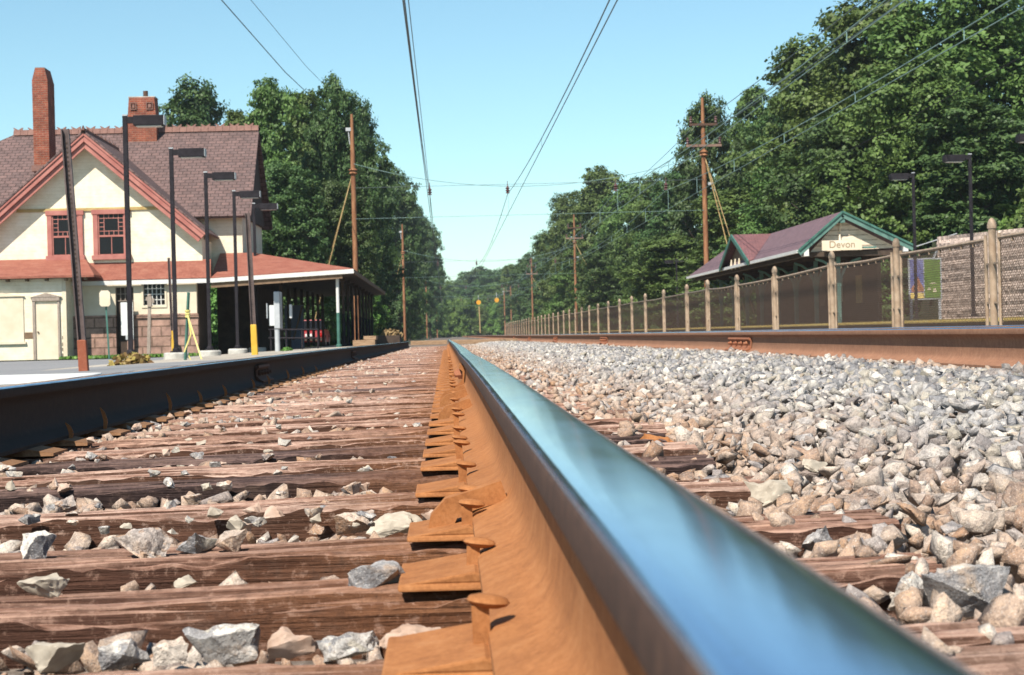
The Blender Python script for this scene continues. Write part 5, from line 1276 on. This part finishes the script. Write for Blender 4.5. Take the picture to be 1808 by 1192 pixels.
# supply lines on the crossarms and beyond the station
hz = [(PR - .66, 10.75), (PR + .66, 10.75), (PR - .85, 10.0)]
for k, (x, z) in enumerate(hz):
    pts = []
    for a, b in ((0, 97), (97, 196), (196, 294), (294, 390)): pts += sagline((x, a, z), (x, b, z), .5, 8)[:-1]
    cable('supply_wire', ['upper supply wire nearer the tracks, running to the big crossarm pole', 'upper supply wire farther from the tracks, running to the big crossarm pole', 'lower supply wire running to the big crossarm pole'][k], pts, .016 if k < 2 else .012)
cable('supply_wire', 'thin dark wire slanting across the big trees towards the edge', sagline((17.2, 20, 8.6), (15.2, 130, 5.8), .3), .013, 'lampblack')
a, b = at(386, -6, 70), at(572, 192, 118); cable('supply_wire', 'wire crossing the sky above the station roof, the lower one', [a, a.lerp(b, .5) + Vector((0, 0, -.25)), b], .022)
a, b = at(438, -6, 70), at(600, 178, 118); cable('supply_wire', 'wire crossing the sky above the station roof, the upper one', [a, a.lerp(b, .5) + Vector((0, 0, -.2)), b], .012)

# orange discs far down the line
for u, v, Y, lab in ((845, 534, 392, 'orange round disc hanging over the distant tracks, the one above a post'), (877, 530, 393, 'orange round disc hanging over the distant tracks, nearer the fence')):
    c = at(u, v, Y); t = thing('signal_disc', lab, 'signal', (c.x, Y, c.z))
    MB().tube([(c.x, Y - .2, c.z), (c.x, Y - .1, c.z)], .5, 20).build('disc', 'orange', t, smooth=40); MB().tube([(c.x, Y, c.z + .3), (c.x, Y, c.z + 1.6)], .06, 6).build('hanger', 'grey_metal', t)
b, e = at(848, 588, 389), at(846, 541, 389); tag(MB().tube([b, e], .13, 8).build('wooden_post', 'guy', loc=b), 'ochre post under the first orange disc in the distance', 'post')
# ------------------------------------------------------------------ trees
def crown_mesh(seed, H, Wd, nl, ncl, nleaf, ls, base=.12, mat='leaf', pointy=0.0, dens=1.0):
    g = np.random.default_rng(seed); R = random.Random(seed)
    lobes = []
    for i in range(nl):
        t = (i + .5) / nl; zz = base + (1 - base) * (t ** .85)
        prof_ = math.sin(math.pi * min(1, .16 + .80 * t)) ** (.55 + pointy)
        a = i * 2.399 + R.uniform(-.5, .5); rad = prof_ * Wd * .5 * R.uniform(.35, .85)
        lr = Wd * R.uniform(.13, .21) * (1.1 - .35 * t)
        lobes.append((rad * math.cos(a), rad * math.sin(a), H * min(.97, zz) - lr * .4, lr))
    for i in range(max(2, nl // 5)): lobes.append((R.uniform(-.1, .1) * Wd, R.uniform(-.1, .1) * Wd, H * (base + .2 + .6 * i / max(1, nl // 5)), Wd * .2))
    P, Nn, tint = [], [], []
    for (x, y, z, lr) in lobes:
        lt = g.uniform(-.12, .12)
        for c in range(ncl):
            d = g.normal(0, 1, 3); d[2] = d[2] * .9 + .15; d /= np.linalg.norm(d)
            rr = lr * g.uniform(.75, 1.18); cc = np.array([x, y, z]) + d * rr * np.array([1, 1, .85])
            if cc[2] < .3: continue
            cr_ = g.uniform(.32, .68) * (Wd / 10) ** .4; n = int(nleaf * g.uniform(.6, 1.2))
            q = g.normal(0, .5, (n, 3)) * np.array([cr_, cr_, cr_ * .55])
            P.append(cc + q); nn = d * .7 + np.array([0, 0, .55]) + g.normal(0, .42, (n, 3)); Nn.append(nn); tint.append(np.clip(.45 + lt + g.uniform(-.18, .18) + g.normal(0, .13, n), 0, 1))
    P = np.concatenate(P); Nn = np.concatenate(Nn); tint = np.concatenate(tint)
    V, Fq, tt = leaf_quads(P, Nn, ls * g.uniform(.7, 1.3, len(P)), tint)
    return npmesh('crown', V, Fq, [mat], attr=tt), lobes
def trunk_mesh(H, Wd, lobes, seed):
    R = random.Random(seed); m = MB(); r0 = .022 * H
    top = H * .62; m.tube([(0, 0, -1.2), (0, 0, 0), (.02 * H, .01 * H, H * .25), (-.01 * H, .02 * H, H * .45), (0, 0, top)], [r0 * 1.5, r0 * 1.1, r0 * .85, r0 * .6, r0 * .25], 8)
    for (x, y, z, lr) in lobes[:16]:
        b = min(top * .95, z * R.uniform(.35, .6)); m.tube([(0, 0, b), (x * .5, y * .5, b + (z - b) * .6), (x, y, z)], [r0 * .42, r0 * .25, r0 * .08], 5)
    me = bpy.data.meshes.new('trunk'); me.from_pydata(m.v, [], m.f); me.materials.append(MAT['bark']); me.update(); return me
TV = []
specs = [(11, 16, 11, 30, 26, 62, .225, .14, 'leaf', 0), (12, 16, 10, 28, 26, 62, .225, .12, 'leaf_dark', 0), (13, 16, 9, 26, 26, 60, .225, .16, 'leaf', .15), (14, 16, 9.5, 28, 24, 62, .225, .10, 'leaf_dark', .1), (15, 16, 8.5, 26, 26, 60, .23, .18, 'leaf', .3)]
for sp in specs:
    cm, lo = crown_mesh(*sp[:7], base=sp[7], mat=sp[8], pointy=sp[9]); TV.append((cm, trunk_mesh(sp[1], sp[2], lo, sp[0]), sp[1], sp[2]))
BV = []
for sd_, mt in ((31, 'leaf'), (32, 'leaf_bright'), (33, 'leaf_dark'), (34, 'leaf_bright')):
    cm, lo = crown_mesh(sd_, 4.5, 6.0, 16, 24, 60, .17, base=.10, mat=mt); BV.append((cm, trunk_mesh(3.2, 5, lo[:6], sd_), 4.5, 6.0))
def plant(kind, var, x, y, z, H, Wd, label, group, rot=None, name='tree', cat='tree'):
    cm, tm, h0, w0_ = (TV if kind == 't' else BV)[var]
    t = thing(name, label, cat, (x, y, z), group); t.scale = (Wd / w0_, Wd / w0_, H / h0); t.rotation_euler = (0, 0, random.uniform(0, 6.28) if rot is None else rot)
    for nm, me in (('crown', cm), ('trunk', tm)):
        o = bpy.data.objects.new(nm, me); COL.objects.link(o); o.parent = t
    return t
def tree_at(u, v, Y, Wd, var, label, group=None, zb=None, dx=0):
    p = at(u, v, Y); zb = (bank(p.x, Y) if zb is None else zb); H = (p.z - zb) * 1.02
    return plant('t', var, p.x + dx, Y, zb, H, Wd, label, group)
GR, GL, GF = 'trees on the bank behind the shelter', 'trees behind the station', 'distant trees closing the view'
# right bank (u, v of the top, distance, width)
for a in [(1690, -8, 92, 12.5, 0, 'huge tree towering over the stone wall at the edge of the view'), (1545, 8, 101, 10.5, 2, 'tall tree with an airy top above the shelter sign'), (1600, 120, 86, 9.0, 0, 'broad tree directly behind the far lamp posts'),
          (1440, 78, 112, 9.5, 2, 'tree with drooping branches over the shelter ridge'), (1815, 20, 98, 12, 1, 'tree cut by the edge of the view above the stone wall'), (1245, 186, 132, 6.6, 1, 'dark compact rounded tree behind the big crossarm pole'),
          (1375, 190, 126, 7.0, 3, 'slender tree filling the gap beside the dark rounded tree'), (1330, 165, 140, 6.5, 4, 'ragged tree top standing between the dark tree and the big crowns'), (1150, 318, 172, 7.5, 0, 'mid-distance tree right of the second crossarm pole'),
          (1055, 302, 205, 9.0, 2, 'tree topping the wood above the second crossarm pole'), (1005, 348, 235, 9.0, 0, 'tree at the outer edge of the wood against pale sky'), (965, 418, 300, 9.0, 1, 'lower tree stepping down towards the tracks'),
          (1105, 330, 190, 7.0, 4, 'bright tree between two darker crowns of the wood'), (1200, 300, 150, 7.5, 3, 'tree in shade at the foot of the dark rounded tree'), (1490, 210, 92, 8.5, 1, 'dark tree standing close behind the shelter roof'),
          (1400, 300, 105, 8.0, 0, 'leafy tree behind the cross gable of the shelter'), (1740, 190, 82, 9.0, 3, 'dark leafy tree above the wall, in front of the huge tree')]:
    tree_at(*a[:6], group=GR)
for (u, v, Y, w, var, lab) in [(932, 455, 360, 9, 3, 'far tree behind the third crossarm pole'), (905, 470, 430, 9, 2, 'far tree behind the fourth crossarm pole'), (985, 430, 270, 8, 3, 'shaded tree under the edge of the wood'), (1085, 420, 180, 8, 1, 'dark tree low in the wood behind the fence'),
                               (1030, 440, 215, 8, 2, 'green tree low in the wood near the second crossarm pole'), (1180, 420, 130, 7, 2, 'green tree low in the wood beside the shelter'), (1290, 340, 112, 7, 4, 'light green tree behind the guy wires of the big pole')]:
    tree_at(u, v, Y, w, var, lab, group=GR)
bl = 'low leafy bush covering the foot of the far bank'
for k in range(46):
    y = 70 + 5.4 * k + random.uniform(-1.5, 1.5); x = 20.4 + 2.4 * random.random() - min(3.4, max(0, (y - 120) * .03)) + (0 if y > 77 else .8)
    if y < 86 and x < 24: x = 24 + 2 * random.random()
    plant('b', k % 4, x, y, bank(x, y), random.uniform(3.4, 6.4), random.uniform(4.8, 7.2), bl, 'bushes along the far bank', name='bush', cat='bush')
for k in range(24):
    y = 100 + 9 * k; x = 25.5 + 3 * random.random() - min(5, max(0, (y - 130) * .03)); plant('b', (k * 3 + 1) % 4, x, y, bank(x, y), random.uniform(6.0, 9.0), random.uniform(6.5, 9), 'tall bush on the slope of the far bank', 'bushes along the far bank', name='bush', cat='bush')
# station side
for a in [(340, 160, 132, 9.0, 1, 'rounded tree rising behind the second chimney'), (415, 205, 128, 5.0, 4, 'small tree top between the chimney tree and the tall group'), (470, 152, 108, 5.6, 2, 'tall tree directly behind the end of the main roof'),
          (534, 172, 118, 5.0, 4, 'tree in the middle of the tall group behind the canopy'), (590, 148, 112, 4.6, 3, 'tallest pointed tree, beside the rust-brown pole'), (630, 190, 128, 5.0, 1, 'tree right behind the top of the rust-brown pole'),
          (638, 240, 158, 5.6, 1, 'dark tree past the rust-brown pole, leaning to the tracks'), (697, 300, 214, 7.5, 3, 'dark tree behind the second station-side pole'), (716, 350, 262, 7.4, 1, 'dark tree whose crown overhangs the near track'),
          (755, 392, 362, 7.4, 3, 'last dark tree before the pale gap of sky'), (766, 452, 420, 7.0, 0, 'small green tree at the foot of the pale gap'), (505, 300, 100, 6.0, 1, 'leafy tree just above the red canopy'), (600, 330, 104, 5.0, 1, 'tree with its crown low behind the canopy corner'),
          (640, 390, 134, 5.6, 3, 'dark tree low beside the far end of the canopy'), (690, 430, 215, 6.0, 1, 'dark tree low behind the second station-side pole'), (712, 470, 240, 5.6, 1, 'shaded tree low beside the distant rails'), (560, 250, 135, 7.0, 1, 'deep green tree filling the middle of the tall group')]:
    tree_at(*a[:6], group=GL, zb=-.6)
tree_at(735, 372, 372, 8.0, 1, 'dark wide tree beside the pale gap of sky', GL, zb=-.6)
tree_at(700, 420, 300, 7.0, 1, 'shaded tree between the second and third station-side poles', GL, zb=-.6)
for k in range(34):
    y = 100 + 9.2 * k; x = -7.6 - 1.6 * random.random() + min(3.2, max(0, (y - 150) * .008)); plant('b', [2, 0, 2, 3][k % 4], x, y, -.6, random.uniform(3.6, 6.6), random.uniform(4.0, 5.6), 'shaded bush beside the near track past the station', 'bushes past the station', name='bush', cat='bush')
for k in range(12):
    y = 98 + 3.2 * k; plant('b', [1, 3, 0][k % 3], -12 - 5 * random.random(), y, -.6, random.uniform(4, 6), random.uniform(5, 6.5), 'bush seen between the canopy posts', 'bushes past the station', name='bush', cat='bush')
for k, (x, y) in enumerate([(-7.4, 103), (-6.3, 107), (-8.6, 101), (-5.6, 112)]): plant('b', [1, 3, 1, 3][k], x, y, -.6, 3.6 + .4 * (k % 2), 3.6, 'bright green bush behind the far canopy posts', 'bushes behind the canopy posts', name='bush', cat='bush')
# closing the view far down the line
for (u, v, w) in [(776, 500, 11), (800, 498, 10), (826, 485, 11), (850, 475, 12), (868, 482, 12), (890, 476, 12), (915, 470, 12), (940, 462, 13), (810, 520, 12), (838, 508, 12), (880, 505, 12), (905, 505, 12), (790, 530, 10), (862, 530, 11)]:
    Y = random.uniform(520, 640) if v < 503 else random.uniform(455, 500)
    tree_at(u, v, Y, w * 1.35, random.choice([0, 1, 2, 3]), 'hazy tree in the wood at the far end of the line', GF, zb=-.6)
for k in range(16): plant('b', k % 4, -7 + 2.1 * k, 440 + 8 * random.random(), -.6, random.uniform(6, 10), random.uniform(7, 9), 'bush closing the view at the end of the tracks', GF, name='bush', cat='bush')
# ------------------------------------------------------------------ summer haze in the air
hz_m = bpy.data.materials.new('haze'); hz_m.use_nodes = True; ht = hz_m.node_tree; ht.nodes.clear()
ho = ht.nodes.new('ShaderNodeOutputMaterial'); hv = ht.nodes.new('ShaderNodeVolumePrincipled'); hv.inputs['Color'].default_value = (.86, .93, 1, 1)
hv.inputs['Density'].default_value = .00020; hv.inputs['Anisotropy'].default_value = .2; ht.links.new(hv.outputs[0], ho.inputs['Volume'])
MAT['haze'] = hz_m
hb = MB().box(-1300, 1300, -80, 3100, -3, 45).build('haze', 'haze', loc=(0, 800, 0)); hb['kind'] = 'stuff'; hb['label'] = 'thin pale summer haze in the air'
